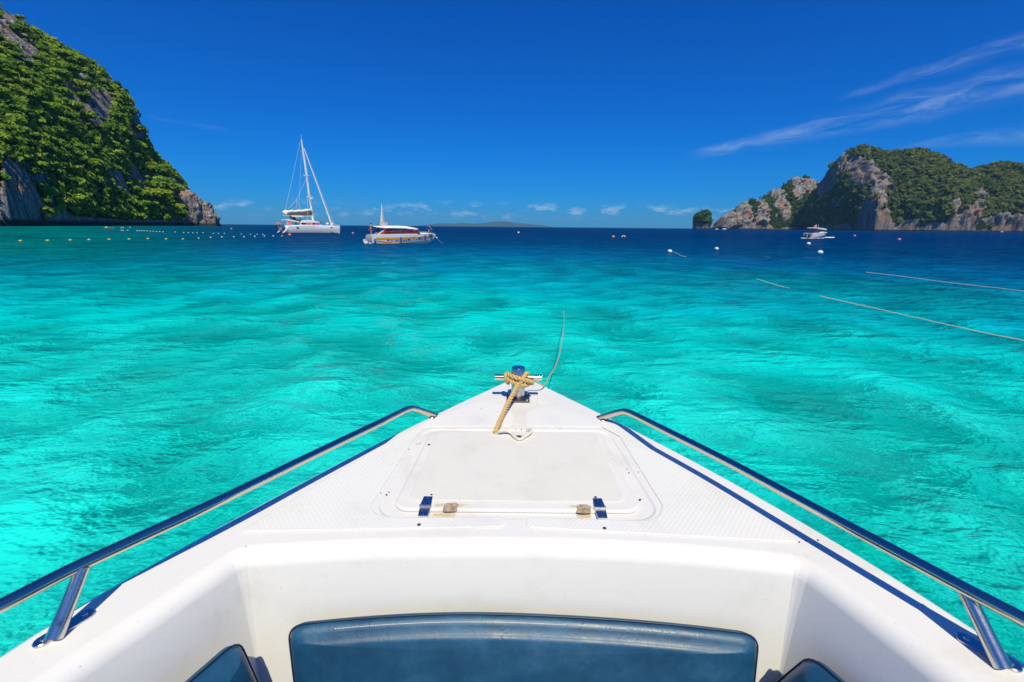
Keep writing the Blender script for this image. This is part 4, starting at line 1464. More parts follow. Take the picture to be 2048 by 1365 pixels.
# ---- catamaran: local frame, x forward (photo right), y to port, z up, origin amidships on the water
cpos = onz(615, 467.3, 0); CY = cpos.y
CS = CY / math.cos(PITCH) * math.cos(PITCH) / (F_PX * math.cos(PITCH))   # metres per photo pixel there
CS = (CY * math.cos(PITCH) + CAM_H * math.sin(PITCH)) / F_PX
cp2 = onz(614, 467.3, 0)
cat = empty('catamaran', (cp2.x * (cpos.y + 2.8) / cp2.y, cpos.y + 2.8, 0), math.radians(35.7))
tag(cat, 'large white sailing catamaran with tall mast and furled sails', 'catamaran')
cx = lambda px: (px - 615) * CS / 1.069
cz_ = lambda py: (467.3 - py) * CS
HB = 3.45                                                               # half distance between hulls
for sy in (-1, 1):
    stn = []
    for (px, bd, zd, zk) in ((561, .62, 1.0, -.25), (565, .78, 5.0, -.4), (572, .95, 14.5, -.5), (590, 1.15, 15.2, -.6), (620, 1.15, 15.4, -.6), (650, .85, 15.5, -.55), (668, .42, 15.6, -.45), (676.3, .10, 15.6, -.3)):
        stn.append((cx(px), bd, zd * CS, bd * .62, .12, zk))
    h = MB()
    rings = []
    for (x, bd, zd, bc, zc, zk) in stn:
        rings.append([(x, HB * sy + y, z) for y, z in [(bd * .93, zd + .02), (bd, zd - .04), (bd * .97, zd * .55), (bc, zc), (bc * .4, zk), (-bc * .4, zk), (-bc, zc), (-bd * .97, zd * .55), (-bd, zd - .04), (-bd * .93, zd + .02)]])
    h.loft(rings, True, True, True)
    ho = h.build('hull', M['gelcoat_hull'], cat, 45)
    bo = MB(); bo.box((cx(617), HB * sy, .10), (cx(672) - cx(566), 2.02, .16)); bo.build('boot_stripe', M['dark'], ho)
    for px in (588, 656):
        w = MB(); w.tube([(cx(px) - .22, HB * sy - sy * 0 - 1.165 * (1 if sy < 0 else 1) * (1 if sy < 0 else -1) * 1, cz_(456)), (cx(px) + .22, HB * sy - 1.165 * (1 if sy < 0 else -1), cz_(456))], .13, 8)
        w.build('porthole', M['window'], ho)
b = MB(); b.slab([(cx(568), 1.25), (cx(566), 1.9), (cx(640), 2.06), (cx(646), 1.3)], -HB + .8, HB - .8); b.build('bridge_deck', M['white'], cat)
b = MB(); b.box((cx(655), 0, 1.95), (cx(668) - cx(646), 2 * HB - 1.2, .03)); b.build('trampoline', M['offwhite'], cat)
b = MB(); b.tube([(cx(668), -HB, 2.0), (cx(668), HB, 2.0)], .12, 8); b.build('cross_beam', M['steel'], cat, 40)
b = MB(); b.slab([(cx(596), cz_(451)), (cx(597), cz_(446.2)), (cx(634), cz_(446)), (cx(637.5), cz_(451))], -2.7, 2.7); house = b.build('deckhouse', M['white'], cat)
for (a, e) in ((599, 607), (608.5, 617), (618.5, 626)):
    for sy in (-1, 1):
        w = MB(); w.box(((cx(a) + cx(e)) / 2, sy * 2.72, cz_(448.4)), (cx(e) - cx(a), .06, 3.2 * CS)); w.build('window', M['window'], house)
b = MB(); b.loft([[(cx(p), y * k, z) for p, z in ((596, cz_(446.3)), (600, cz_(442.3)), (612, cz_(441.2)), (626, cz_(442.6)), (636, cz_(445.2)), (635.5, cz_(446.3)))] for y, k in ((-2.95, 1), (-2.6, 1), (0, 1), (2.6, 1), (2.95, 1))], True, True, True)
b.build('coachroof', M['white'], house, 40)
b = MB(); b.slab([(cx(567), cz_(441.9)), (cx(567.3), cz_(440.2)), (cx(574), cz_(439.9)), (cx(594), cz_(444.0)), (cx(595), cz_(446.6)), (cx(590), cz_(445.5))], -2.6, 2.6); b.build('aft_canopy', M['offwhite'], cat)
b = MB()
for sy in (-1, 1): b.tube([(cx(571), sy * 2.4, cz_(442)), (cx(571.5), sy * 2.4, 2.0)], .06, 6)
b.build('canopy_post', M['white'], cat)
b = MB(); b.slab([(cx(582.5), cz_(434.6)), (cx(584), cz_(433.4)), (cx(604), cz_(433.4)), (cx(606.5), cz_(434.8)), (cx(600), cz_(435.6)), (cx(588), cz_(435.6))], -1.6, 1.6); b.build('bimini', M['offwhite'], cat)
b = MB()
b.box((cx(586), 0, cz_(438)), (1.1, 1.4, 1.0)); b.build('helm_station', M['grey_canvas'], cat)
for px in (587, 598.5):
    b = MB(); b.tube([(cx(px), -1.2, cz_(435.2)), (cx(px + .6), -1.2, cz_(441.5))], .09, 6); b.build('bimini_post', M['dark'], cat)
b = MB(); b.slab([(cx(591), cz_(440)), (cx(601), cz_(440.4)), (cx(598.5), cz_(447)), (cx(596), cz_(451)), (cx(594.5), cz_(449)), (cx(594.5), cz_(443))], -2.0, 2.0); b.build('companionway', M['grey_canvas'], cat)
MT, MBs = (601.5, 278.5), (627.2, 442)
mp = lambda t: Vector((cx(MBs[0] + (MT[0] - MBs[0]) * t), 0, cz_(MBs[1] + (MT[1] - MBs[1]) * t)))
b = MB(); b.tube([mp(0), mp(.5), mp(.85), mp(1)], [.26, .25, .20, .12], 10, flat=.7); mast = b.build('mast', M['offwhite'], cat, 50)
b = MB(); b.tube([mp(1), mp(1) + Vector((-.05, 0, 1.2))], .035, 5); b.build('antenna', M['offwhite'], mast)
for (t, w) in ((.555, 1.15), (.29, 1.35)):
    b = MB(); c = mp(t); b.tube([c + Vector((-.35, -w, .05)), c, c + Vector((-.35, w, .05))], .06, 6); b.build('spreader', M['offwhite'], mast)
    b = MB(); b.tube([c + Vector((-.8, -.1, .05)), c + Vector((.8, -.1, .05))], .045, 6); b.build('spreader', M['offwhite'], mast)
b = MB(); b.lathe([(.30, 0), (.34, .12), (.30, .26), (.05, .30)], tuple(mp(.265) + Vector((.45, 0, 0))), 12); b.build('radar_dome', M['white'], mast, 50)
b = MB(); b.tube([(cx(568), 0, cz_(432.0)), (cx(626), 0, cz_(432.2))], .22, 8); boom = b.build('boom', M['offwhite'], cat, 50)
b = MB()
rg = []
for (px, top_, bot) in ((575, 427.5, 431.4), (582, 425.7, 431.4), (592, 425.2, 431.4), (602, 424.2, 431.4), (612, 422.8, 431.3), (621, 421.4, 431.0), (625, 421.2, 430.5)):
    x, zt_, zb_ = cx(px), cz_(top_), cz_(bot)
    rg.append([(x, -.10, zt_), (x, -.34, zb_ + (zt_ - zb_) * .5), (x, -.30, zb_), (x, .30, zb_), (x, .34, zb_ + (zt_ - zb_) * .5), (x, .10, zt_)])
b.loft(rg, True, True, True); b.build('sail_bag', M['grey_canvas'], boom, 50)
b = MB()
b.tube([(cx(px), 0, cz_(py)) for px, py in ((570, 429.5), (573, 426.5), (578, 425.4), (584, 423.9), (590, 424.6), (598, 423.2), (605, 423.4), (612, 421.6), (618, 421.2), (623, 419.6))], [.7, .65, .3, .34, .26, .34, .28, .34, .30, .20], 8)
b.build('folded_sail', M['offwhite'], boom, 60)
b = MB(); b.tube([(cx(607), 0, cz_(296.6)), (cx(666), 0, cz_(447.5))], [.13, .20], 8); b.build('furled_jib', M['offwhite'], cat, 50)
b = MB(); b.tube([(cx(666), 0, cz_(447.5)), (cx(666.5), 0, 2.0)], .22, 8); b.build('furling_drum', M['white'], cat)
b = MB(); b.box((cx(667.3), .1, cz_(449)), (.5, .3, 1.0)); b.box((cx(658.5), .6, cz_(447.2)), (.5, .5, .45)); b.build('deck_locker', M['white'], cat)
for (p, q, w) in (((606.5, 296), (671.5, 447.5), 0), ((599.5, 283), (571, 425), 0), ((612, 358.6), (594, 400.5), 0), ((594, 400.5), (577, 419.5), 0), ((594, 400.5), (592.5, 424), 0), ((594, 400.5), (603, 421.5), 0),
                  ((601.8, 281), (613.5, 351), -1.1), ((613.5, 351), (611, 449), -2.6), ((614, 356), (622, 420), .2), ((603, 300), (602, 440), 2.4), ((668, 448), (676, 452), -3.2)):
    b = MB(); b.tube([(cx(p[0]), w * .3, cz_(p[1])), (cx(q[0]), w, cz_(q[1]))], .026, 5); b.build('stay', M['offwhite'], cat)
for (px, py, mt, wx, hz) in ((630.5, 448.4, 'purple', 9.5, 4.4), (617, 448.6, 'pink', 5.5, 3.6), (611, 448.4, 'pink', 4, 3.4), (582, 447.5, 'teal', 5, 3.6), (590.5, 448.8, 'teal', 5, 3.4)):
    b = MB(); b.slab([(cx(px - wx / 2), cz_(py + hz / 2)), (cx(px - wx / 2 + .4), cz_(py - hz / 2)), (cx(px), cz_(py - hz / 2 + .3)), (cx(px + wx / 2), cz_(py - hz / 2)), (cx(px + wx / 2 - .3), cz_(py + hz / 2))], -3.35, -3.28)
    tag(b.build('towel', M[mt], cat))
for (px, py, y) in ((561.5, 449, 2.3), (575, 448.6, -3.3)):
    b = MB(); R_ = 3.4 * CS
    b.tube([(cx(px) + R_ * .75 * math.cos(a), y, cz_(py) + R_ * .75 * math.sin(a)) for a in [2 * math.pi * k / 14 for k in range(15)]], R_ * .34, 8)
    b.build('life_ring', M['ring'], cat, 60)
for px in (642, 649):
    b = MB(); b.slab([(cx(px - 2), 2.0), (cx(px - 2), 2.9), (cx(px + 2), 2.9), (cx(px + 2.2), 2.0)], 1.4, 2.4); b.build('deck_cushion', M['teal'], cat)
b = MB()
for sy in (-1, 1):
    for px in (575, 590, 606, 622, 640, 655): b.tube([(cx(px), sy * (HB + 1.0) * (.97 if px < 645 else .9), 2.0), (cx(px), sy * (HB + 1.0) * (.97 if px < 645 else .9), 2.65)], .022, 5)
    b.tube([(cx(575), sy * (HB + .97), 2.62), (cx(640), sy * (HB + .97), 2.62), (cx(655), sy * (HB + .55), 2.62), (cx(673), sy * HB, 2.6)], .015, 5)
b.build('guard_rail', M['steel'], cat)
person((cat.location.x + cx(564) * .812 - 2.0 * .583, cat.location.y + cx(564) * .583 + 2.0 * .812, 1.0), math.radians(200), {}, 'person in dark swim shorts standing on the stern steps of the catamaran', 'skin', None, 'shorts_dark')

# the tall rig is raked less than it looks through a wide lens tilted down
zr_ = aty(601.5, 278.5, cat.location.y).z / cz_(278.5)
for o in [c for c in bpy.data.objects if c.type == 'MESH' and (c.parent is cat or (c.parent and c.parent.parent is cat))]:
    for v in o.data.vertices:
        v.co.x += 0.102 * v.co.z
        v.co.z *= 1 + (zr_ - 1) * v.co.z / cz_(278.5)

# ---- tour speedboat with canopy
spos = onz(797, 489, 0)
SS = (spos.y * math.cos(PITCH) + CAM_H * math.sin(PITCH)) / F_PX
tb = empty('tour_speedboat', (spos.x, spos.y + 1.2, 0), math.radians(6))
tag(tb, 'white canopied tour speedboat with yellow and orange stripes and blue fenders', 'speedboat')
tx = lambda px: (px - 797) * SS
tz = lambda py: (489 - py) * SS
BW = 1.25
stn = [(tx(743), BW * .95, tz(470.5), BW * .80, .10, -.35), (tx(760), BW, tz(470), BW * .84, .12, -.4), (tx(800), BW, tz(469), BW * .82, .16, -.4), (tx(830), BW * .86, tz(468.4), BW * .60, .24, -.3),
       (tx(850), BW * .52, tz(468), BW * .26, .40, -.02), (tx(861), BW * .22, tz(468.2), BW * .08, .72, .45), (tx(867), .03, tz(469), .015, .98, .85)]
th = hull_loft(stn, 'hull', M['gelcoat_hull'], tb)


def hull_y(x, z):
    """outer half breadth of the tour boat at x, z"""
    xs = [s[0] for s in stn]
    bd, zd, bc, zc = (float(np.interp(x, xs, [s[k] for s in stn])) for k in (1, 2, 3, 4))
    t = min(1.0, max(0.0, (z - zc) / max(zd - zc, 1e-3)))
    return bc + (bd - bc) * float(np.interp(t, [0, .35, .75, 1], [0, .45, .85, 1]))


def stripe(name, mat, top_, bot, parent, n=26, out=.012):
    b = MB()
    for sy in (-1, 1):
        rings = []
        for k in range(n):
            f = k / (n - 1)
            px = top_[0][0] + (top_[-1][0] - top_[0][0]) * f
            row = []
            zt_, zb_ = tz(float(interp(px, top_))), tz(float(interp(px, bot)))
            for j in range(4):
                z = zb_ + (zt_ - zb_) * j / 3
                row.append((tx(px), sy * (hull_y(tx(px), z) + out), z))
            for j in range(3, -1, -1):
                z = zb_ + (zt_ - zb_) * j / 3
                row.append((tx(px), sy * (hull_y(tx(px), z) + .002), z))
            rings.append(row)
        b.loft(rings, True, True, True)
    return b.build(name, mat, parent, 40)


stripe('yellow_stripe', M['yellow'], [(751, 476.4), (800, 475.6), (865, 471.9)], [(751, 479.6), (800, 478.4), (845, 476.1), (865, 473.2)], th)
stripe('orange_stripe', M['orange'], [(751, 479.7), (800, 478.5), (845, 476.2), (864, 473.3)], [(751, 480.6), (800, 479.4), (845, 477.1), (864, 474.2)], th)
stripe('red_stripe', M['red'], [(752, 482.0), (782, 485.6)], [(752, 483.6), (782, 487)], th)
stripe('yellow_stripe', M['yellow'], [(752, 485.6), (782, 486.6), (810, 484.9), (850, 480.6)], [(752, 487.8), (785, 487.8), (810, 485.9), (850, 481.4)], th)
for (px, py, w, h, mt) in ((775, 481.6, 4.5, 2.6, 'red'), (780.5, 482.2, 2.2, 2.6, 'bluemark'), (783.3, 482.2, 1.6, 2.4, 'bluemark'), (788, 482.0, 2, 2.4, 'bluemark'), (790.8, 482.0, 1.8, 2.4, 'bluemark'), (793.4, 481.9, 1.8, 2.4, 'bluemark'),
                           (796, 481.8, 1.6, 2.4, 'bluemark'), (804.8, 481.2, 2.0, 2.4, 'bluemark'), (807.6, 481.1, 2, 2.4, 'bluemark'), (810.2, 481.0, 1.6, 2.4, 'bluemark'), (815.5, 480.2, 6, 3.2, 'bluemark'),
                           (824.5, 479.8, 4, 2.2, 'yellow'), (830, 479.4, 3, 1.8, 'bluemark'), (835, 479, 3, 1.8, 'bluemark'), (840, 478.6, 3, 1.8, 'bluemark')):
    stripe('hull_lettering', M[mt], [(px - w / 2, py - h / 2), (px + w / 2, py - h / 2 - .1)], [(px - w / 2, py + h / 2), (px + w / 2, py + h / 2 - .1)], th, 3, .016)
b = MB(); b.slab([(tx(746), tz(470)), (tx(750), tz(466.6)), (tx(800), tz(465.8)), (tx(850), tz(466.4)), (tx(862), tz(468.2)), (tx(850), tz(469.5))], -BW * .45, BW * .45); b.build('foredeck', M['white'], tb)
# cabin with tinted side windows
b = MB()
b.loft([[(tx(px), s * k, tz(py)) for px, py in ((762, 470.5), (776, 464.5), (832, 462), (838, 468), (834, 469))] for s, k in ((-BW * .80, 1), (-BW * .78, 1), (BW * .78, 1), (BW * .80, 1))], True, True, True)
b.build('cabin', M['darkred'], tb, 30)
for sy in (-1, 1):
    b = MB(); y = sy * BW * .82
    b.slab([(tx(776), tz(465.2)), (tx(776.5), tz(463.6)), (tx(831), tz(461.4)), (tx(832), tz(462.8))], y - .03, y + .03); b.build('window_rail', M['red'], tb)
    b = MB(); b.slab([(tx(755), tz(470.8)), (tx(776), tz(457.8)), (tx(782), tz(457.6)), (tx(779), tz(463)), (tx(775), tz(467)), (tx(763), tz(470.6))], y - .05, y + .05); b.build('side_wing', M['red'], tb)
    b = MB(); b.slab([(tx(766), tz(468.6)), (tx(775.5), tz(461)), (tx(776.5), tz(466.4))], y - .065, y + .065); b.build('wing_window', M['darkred'], tb)
    b = MB(); b.tube([(tx(747), y, tz(479)), (tx(752), y, tz(473)), (tx(774), y, tz(457.2))], [.05, .07, .06], 6); b.build('strut', M['white'], tb)
    b = MB()
    for px, pt in ((783, 783.5), (799, 799.5), (812, 811), (827, 824)): b.tube([(tx(px), y * .98, tz(466)), (tx(pt), y * .98, tz(457.4))], .028, 6)
    b.build('canopy_post', M['steel'], tb)
b = MB()
rg = []
for (px, zt_, zb_, w) in ((746.5, 454.0, 454.8, .88), (756, 453.6, 456.4, .98), (770, 453.0, 457.8, 1.02), (790, 453.0, 457.6, 1.02), (808, 453.8, 457.8, 1.0), (822, 456.4, 459.2, .95), (832.5, 459.0, 460.2, .86)):
    x = tx(px); w *= BW
    rg.append([(x, -w, tz(zb_)), (x, -w * .99, tz(zb_) + .06), (x, -w * .6, tz(zt_)), (x, w * .6, tz(zt_)), (x, w * .99, tz(zb_) + .06), (x, w, tz(zb_)), (x, 0, tz(zb_) + .03)])
b.loft(rg, True, True, True); b.build('canopy', M['offwhite'], tb, 40)
for dy in (-.62, .0, .62):
    e = empty('outboard_engine', (0, 0, 0)); e.parent = tb
    b = MB(); b.loft([[(tx(px) + dx, dy + sy_, tz(py)) for px, py, dx, sy_ in r_] for r_ in (
        [(733, 485, 0, -.14), (743, 484, 0, -.14), (743, 484, 0, .14), (733, 485, 0, .14)], [(730, 479, 0, -.22), (744, 478, 0, -.22), (744, 478, 0, .22), (730, 479, 0, .22)],
        [(731, 472.5, 0, -.20), (742, 471.2, 0, -.20), (742, 471.2, 0, .20), (731, 472.5, 0, .20)], [(734, 470.6, 0, -.12), (740, 470.2, 0, -.12), (740, 470.2, 0, .12), (734, 470.6, 0, .12)])], True, True, True)
    b.build('cowling', M['engine'], e, 50)
    b = MB(); b.box((tx(738), dy, tz(488)), (.3, .14, .5)); b.tube([(tx(726.5), dy, tz(480)), (tx(725.6), dy, tz(484)), (tx(729), dy, tz(488.5))], .10, 6); b.build('engine_leg', M['white'], e)
for px, py in ((749.5, 483.5), (800.2, 479.5), (847.5, 475.2)):
    b = MB(); z0 = tz(py) - 4.6 * SS
    y = -(hull_y(tx(px), tz(py)) + .13)
    b.lathe([(.02, 0), (.09, .08), (.11, .2), (.11, 8 * SS), (.08, 9 * SS), (.03, 9.6 * SS)], (tx(px), y, z0), 10)
    f = b.build('fender', M['blue'], tb, 50)
    r_ = MB(); r_.tube([(tx(px), y, z0 + 9.5 * SS), (tx(px), y + .1, tz(469))], .014, 5); r_.build('fender_line', M['offwhite'], f)
b = MB(); b.tube([(tx(836), -.55, tz(467)), (tx(837), -.55, tz(464)), (tx(846), -.4, tz(464)), (tx(856), -.2, tz(465)), (tx(862), 0, tz(466)), (tx(856), .2, tz(465)), (tx(846), .4, tz(464)), (tx(837), .55, tz(464)), (tx(836), .55, tz(467))], .022, 6)
b.build('bow_rail', M['steel'], tb)
b = MB(); b.box((tx(795), 0, tz(473.5)), (tx(838) - tx(752), BW * 1.5, .06)); b.build('cabin_floor', M['white'], tb)


def wpt(o, p):
    c, s = math.cos(o.rotation_euler.z), math.sin(o.rotation_euler.z)
    return Vector((o.location.x + p[0] * c - p[1] * s, o.location.y + p[0] * s + p[1] * c, p[2]))


for (px, y, lab, rz, mt1) in ((763.5, .5, 'small striped flag on the rear of the tour speedboat roof', .5, 0), (771.5, -.2, 'larger striped flag leaning on the tour speedboat roof beside the sail', -.4, 1)):
    fl = empty('flag', wpt(tb, (tx(px), y, tz(454.4))), rz)
    tag(fl, lab, 'flag', 'flags on the tour speedboat roof')
    b = MB(); b.tube([(0, 0, -.1), (.02, 0, 10 * SS)], .02, 6); b.build('pole', M['white'], fl)
    cols_ = ['red', 'white', 'bluemark', 'white', 'red']
    for k in range(5):
        b = MB(); b.slab([(-.02 - .0, (2.6 + k * 1.2) * SS), (-.02, (3.7 + k * 1.2) * SS), (-6.5 * SS, (2.6 + k * 1.15) * SS), (-6.3 * SS, (1.4 + k * 1.15) * SS)], -.012, .012)
        b.build('stripe', M[cols_[k]], fl)
# anchor line of the tour boat
p0, p1 = wpt(tb, (tx(865.5), 0, tz(471))), onz(886, 487.8, -.05)
b = MB(); b.tube(catmull([p0, p0.lerp(p1, .35) - Vector((0, 0, .12)), p0.lerp(p1, .7) - Vector((0, 0, .10)), p1], 6), .035, 6)
tag(b.build('anchor_line', M['rope_pale'], None, 60), 'white anchor line from the tour speedboat bow to the water', 'rope')
b = MB(); b.lathe([(.02, -.12), (.10, -.05), (.12, .04), (.08, .11), (.02, .13)], tuple(p0.lerp(p1, .22) - Vector((0, 0, .1))), 10)
tag(b.build('line_float', M['buoy_white'], None, 60), 'tiny white float strung on the tour speedboat anchor line', 'float')

person(wpt(tb, (tx(739.5), -.35, tz(475.0))), math.radians(-60), {'elr': (.34, .10, 1.36), 'wrr': (.45, .22, 1.52), 'har': (.50, .28, 1.58), 'neck': (0, .05, 1.45), 'head': (0, .10, 1.56), 'crown': (0, .12, 1.68), 'nose': (0, .19, 1.55)},
       'shirtless person in red shorts standing on the stern of the tour speedboat', 'skin', None, 'shorts_red', scale=.86)
person(wpt(tb, (tx(753.5), -.3, tz(473))), math.radians(-30), {'elr': (.36, .12, 1.30), 'wrr': (.52, .2, 1.40), 'har': (.58, .24, 1.44)},
       'person in a yellow life vest under the rear of the speedboat canopy', 'skin', 'vest_yellow', 'shorts_dark', scale=.72)
person(wpt(tb, (tx(852), 0, tz(468.5))), math.radians(-80), {'pelvis': (0, -.16, .56), 'hipl': (-.10, -.16, .54), 'hipr': (.10, -.16, .54), 'kneel': (-.16, .22, .50), 'kneer': (.16, .22, .50), 'belly': (0, -.04, .70), 'chest': (0, .14, .86), 'neck': (0, .28, .99),
       'head': (0, .36, 1.07), 'crown': (0, .44, 1.17), 'nose': (0, .45, 1.01), 'shl': (-.18, .18, .96), 'shr': (.18, .18, .96), 'ell': (-.24, .36, .74), 'elr': (.24, .36, .74), 'wrl': (-.14, .52, .58), 'wrr': (.14, .52, .58), 'hal': (-.08, .58, .52), 'har': (.08, .58, .52)},
       'person in a blue shirt crouching on the bow of the tour speedboat', 'skin', 'shirt_blue', 'shorts_dark', scale=.82)

# ---- sailing yacht in the distance, end on
YD = 330.0
yp = aty(764.5, 450, YD); yp.z = 0
ys = (YD * math.cos(PITCH)) / F_PX
yt = empty('sailing_yacht', yp, math.radians(-24))
tag(yt, 'distant sailing yacht with one white sail behind the tour speedboat', 'sailboat')
hull_loft([(-5, 1.3, 1.1, .9, .2, -.3), (-2, 1.7, 1.1, 1.2, .2, -.5), (1.5, 1.6, 1.15, 1.0, .25, -.5), (4.5, .8, 1.3, .4, .4, -.2), (6, .06, 1.45, .03, .9, .6)], 'hull', M['gelcoat_hull'], yt)
b = MB(); b.slab([(-2.6, 1.1), (-2.2, 1.75), (1.6, 1.65), (2.6, 1.1)], -.9, .9); b.build('deckhouse', M['white'], yt)
b = MB(); b.tube([(.6, 0, 1.0), (.6, 0, 50.5 * ys)], [.12, .06], 8); b.build('mast', M['offwhite'], yt)
b = MB()
n = 14
rg = []
for k in range(n):
    f = k / (n - 1)
    z = 2.2 + (48 * ys - 2.2) * f
    w = 2.5 * (1 - f) ** 1.05 + .08
    rg.append([(.55, -.02, z), (.55 - w * .5, -.32 * (1 - f) - .02, z), (.55 - w, -.1, z), (.55 - w, -.06, z), (.55 - w * .5, -.27 * (1 - f), z), (.55, .02, z)])
b.loft(rg, True, True, True); b.build('mainsail', M['offwhite'], yt, 60)
b = MB(); rg = []
for k in range(n):
    f = k / (n - 1)
    z = 1.8 + (44 * ys - 1.8) * f
    w = 1.7 * (1 - f) + .05; x0 = 2.6 - 1.9 * f
    rg.append([(x0, 0, z), (x0 - w * .5, .75 * (1 - f), z), (x0 - w, .9 * (1 - f), z), (x0 - w, .95 * (1 - f), z), (x0 - w * .5, .8 * (1 - f) + .03, z), (x0, .04, z)])
b.loft(rg, True, True, True); b.build('jib', M['offwhite'], yt, 60)

# ---- white motor cruiser on the right
mpos = onz(1636, 475.9, 0)
MS = (mpos.y * math.cos(PITCH) + CAM_H * math.sin(PITCH)) / F_PX
mc = empty('motor_cruiser', (mpos.x, mpos.y + 1.0, 0), math.radians(24))
tag(mc, 'white cabin motorboat with twin outboards heading past the right island', 'motorboat')
mx_ = lambda px: (px - 1636) * MS * 1.06
mz = lambda py: (475.9 - py) * MS
stn2 = [(mx_(1613), 1.2, mz(467), 1.0, .1, -.3), (mx_(1622), 1.25, mz(466.8), 1.05, .12, -.35), (mx_(1640), 1.2, mz(466), .95, .2, -.3), (mx_(1653), .8, mz(466), .5, .4, -.05), (mx_(1661), .30, mz(467), .15, .75, .4), (mx_(1664), .03, mz(467.8), .02, .95, .8)]
hull_loft(stn2, 'hull', M['gelcoat_hull'], mc)
b = MB(); b.loft([[(mx_(px), y, mz(py)) for px, py in ((1636, 466.5), (1641, 464.2), (1654, 464.6), (1657.5, 466.5))] for y in (-.95, -.85, .85, .95)], True, True, True); b.build('cabin', M['white'], mc, 30)
b = MB(); b.slab([(mx_(1622), mz(467.2)), (mx_(1624), mz(464.3)), (mx_(1634), mz(464.3)), (mx_(1637), mz(467.2))], -.8, .8); b.build('seats', M['darkred'], mc)
b = MB(); b.loft([[(mx_(px), y, mz(py)) for px, py in ((1617.5, 457.3), (1626, 456.2), (1640, 457.2), (1652.5, 458.8), (1652.8, 460.6), (1641, 459.8), (1626, 457.8))] for y in (-1.1, -.8, .8, 1.1)], True, True, True); b.build('canopy', M['white'], mc, 40)
for sy in (-1, 1):
    for px in (1626.8, 1648): b = MB(); b.tube([(mx_(px), sy * .95, mz(466)), (mx_(px), sy * .95, mz(458))], .045, 6); b.build('canopy_post', M['steel'], mc)
for sy in (-.5, .5):
    b = MB(); x = mx_(1612)
    b.loft([[(x - .25, sy - .16, z), (x + .2, sy - .16, z), (x + .2, sy + .16, z), (x - .25, sy + .16, z)] for z in (mz(475.8), mz(472), mz(469.2))], True, True, True)
    b.build('outboard_engine', M['dark'], mc)
b = MB(); b.tube([(mx_(1638.5), 0, mz(456.6)), (mx_(1638.5), 0, mz(450.5))], .025, 5); b.build('antenna', M['white'], mc)
fl = empty('flag', wpt(mc, (mx_(1633), 0, mz(456.3))), .3)
tag(fl, 'small pink and white flag on the canopy of the right motorboat', 'flag')
b = MB(); b.tube([(0, 0, 0), (.06, 0, .75)], .02, 5); b.build('pole', M['white'], fl)
b = MB(); b.slab([(.04, .72), (.03, .35), (-.75, .02), (-.7, .4)], -.012, .012); b.build('cloth', M['shirt_pink'], fl)
person(wpt(mc, (mx_(1655), 0, mz(466.6))), math.radians(-70), {}, 'person in a pink shirt standing on the foredeck of the right motorboat', 'skin_pale', 'shirt_pink', 'shorts_dark', scale=.72)

# foam along the cruiser
fq = []
def foam_patch(px0, px1, py, wid, n, rnd):
    for k in range(n):
        px = random.uniform(px0, px1)
        p = onz(px, py + random.uniform(-wid, wid), .05)
        s = random.uniform(.08, .24) * p.y / 110
        fq.append((p, s))
foam_patch(1652, 1667, 475.2, .4, 40, 1); foam_patch(1604, 1650, 476.6, .15, 30, 1)
fm = MB()
for p, s in fq:
    rings = []
    for (r, z) in ((1, -.25), (.8, .12), (.35, .25)):
        rings.append([(p.x + s * r * 1.9 * math.cos(a), p.y + s * r * math.sin(a), p.z + s * z) for a in [k * math.pi / 3 for k in range(6)]])
    fm.loft(rings, True, True, True)
tag(fm.build('foam', M['foam'], None, 60), 'white foam along the waterline of the right motorboat', kind='stuff')

# ---- tiny craft far away
def tiny_boat(name, px, py, length_px, label, mats, dist=None, cabin=True, rz=.1):
    p = onz(px, py, 0) if dist is None else aty(px, py, dist)
    p.z = 0
    s = p.y / F_PX
    L = length_px * s
    o = empty(name, p, rz); tag(o, label, 'boat')
    hull_loft([(-L / 2, L * .12, L * .13, L * .09, .05, -.2), (0, L * .13, L * .12, L * .10, .05, -.2), (L * .35, L * .08, L * .13, L * .04, .1, -.1), (L / 2, .04, L * .18, .02, L * .1, L * .05)], 'hull', M[mats[0]], o)
    if cabin:
        b = MB(); b.slab([(-L * .25, L * .12), (-L * .2, L * .24), (L * .1, L * .23), (L * .2, L * .12)], -L * .09, L * .09); b.build('cabin', M[mats[1]], o)
    return o


tiny_boat('small_boat', 1433.8, 457.5, 8, 'tiny white boat in the gap between the islet and the rock ridge', ('white', 'white'), 1200)
tiny_boat('small_boat', 1449, 457.6, 10, 'tiny white boat under the seaward foot of the rock ridge', ('white', 'white'), 1150)
tiny_boat('small_boat', 2004, 463.6, 7, 'tiny white boat below the pale cliff of the right island', ('white', 'white'), 1000)
lt_ = tiny_boat('longtail_boat', 219, 457.8, 17, 'narrow yellow wooden longtail boat lying below the left cliff', ('wood', 'wood'), None, False, .15)
b = MB(); b.box((-.9, 0, .45), (.6, .4, .5)); b.build('engine', M['white'], lt_)

# ================================================================== BUOYS
def buoy(name, px, py, dia_px, mat, label, group, cat='buoy', squash=.8, line=False):
    p = onz(px, py + dia_px * .3, 0)
    r = dia_px * .5 * (p.y * math.cos(PITCH) + .5) / F_PX
    o = empty(name, (p.x, p.y, 0), random.uniform(0, 6))
    tag(o, label, cat, group)
    b = MB(); n = 7
    b.lathe([(max(.001, r * math.sin(math.pi * k / n)), -r * squash * math.cos(math.pi * k / n) + r * squash * .45) for k in range(n + 1)], (0, 0, 0), 14)
    b.build('float', M[mat], o, 70)
    b = MB(); b.lathe([(r * .14, r * squash * 1.40), (r * .16, r * squash * 1.55), (r * .05, r * squash * 1.66)], (0, 0, 0), 8); b.build('ring', M['dark' if 'white' in mat else mat], o)
    return o


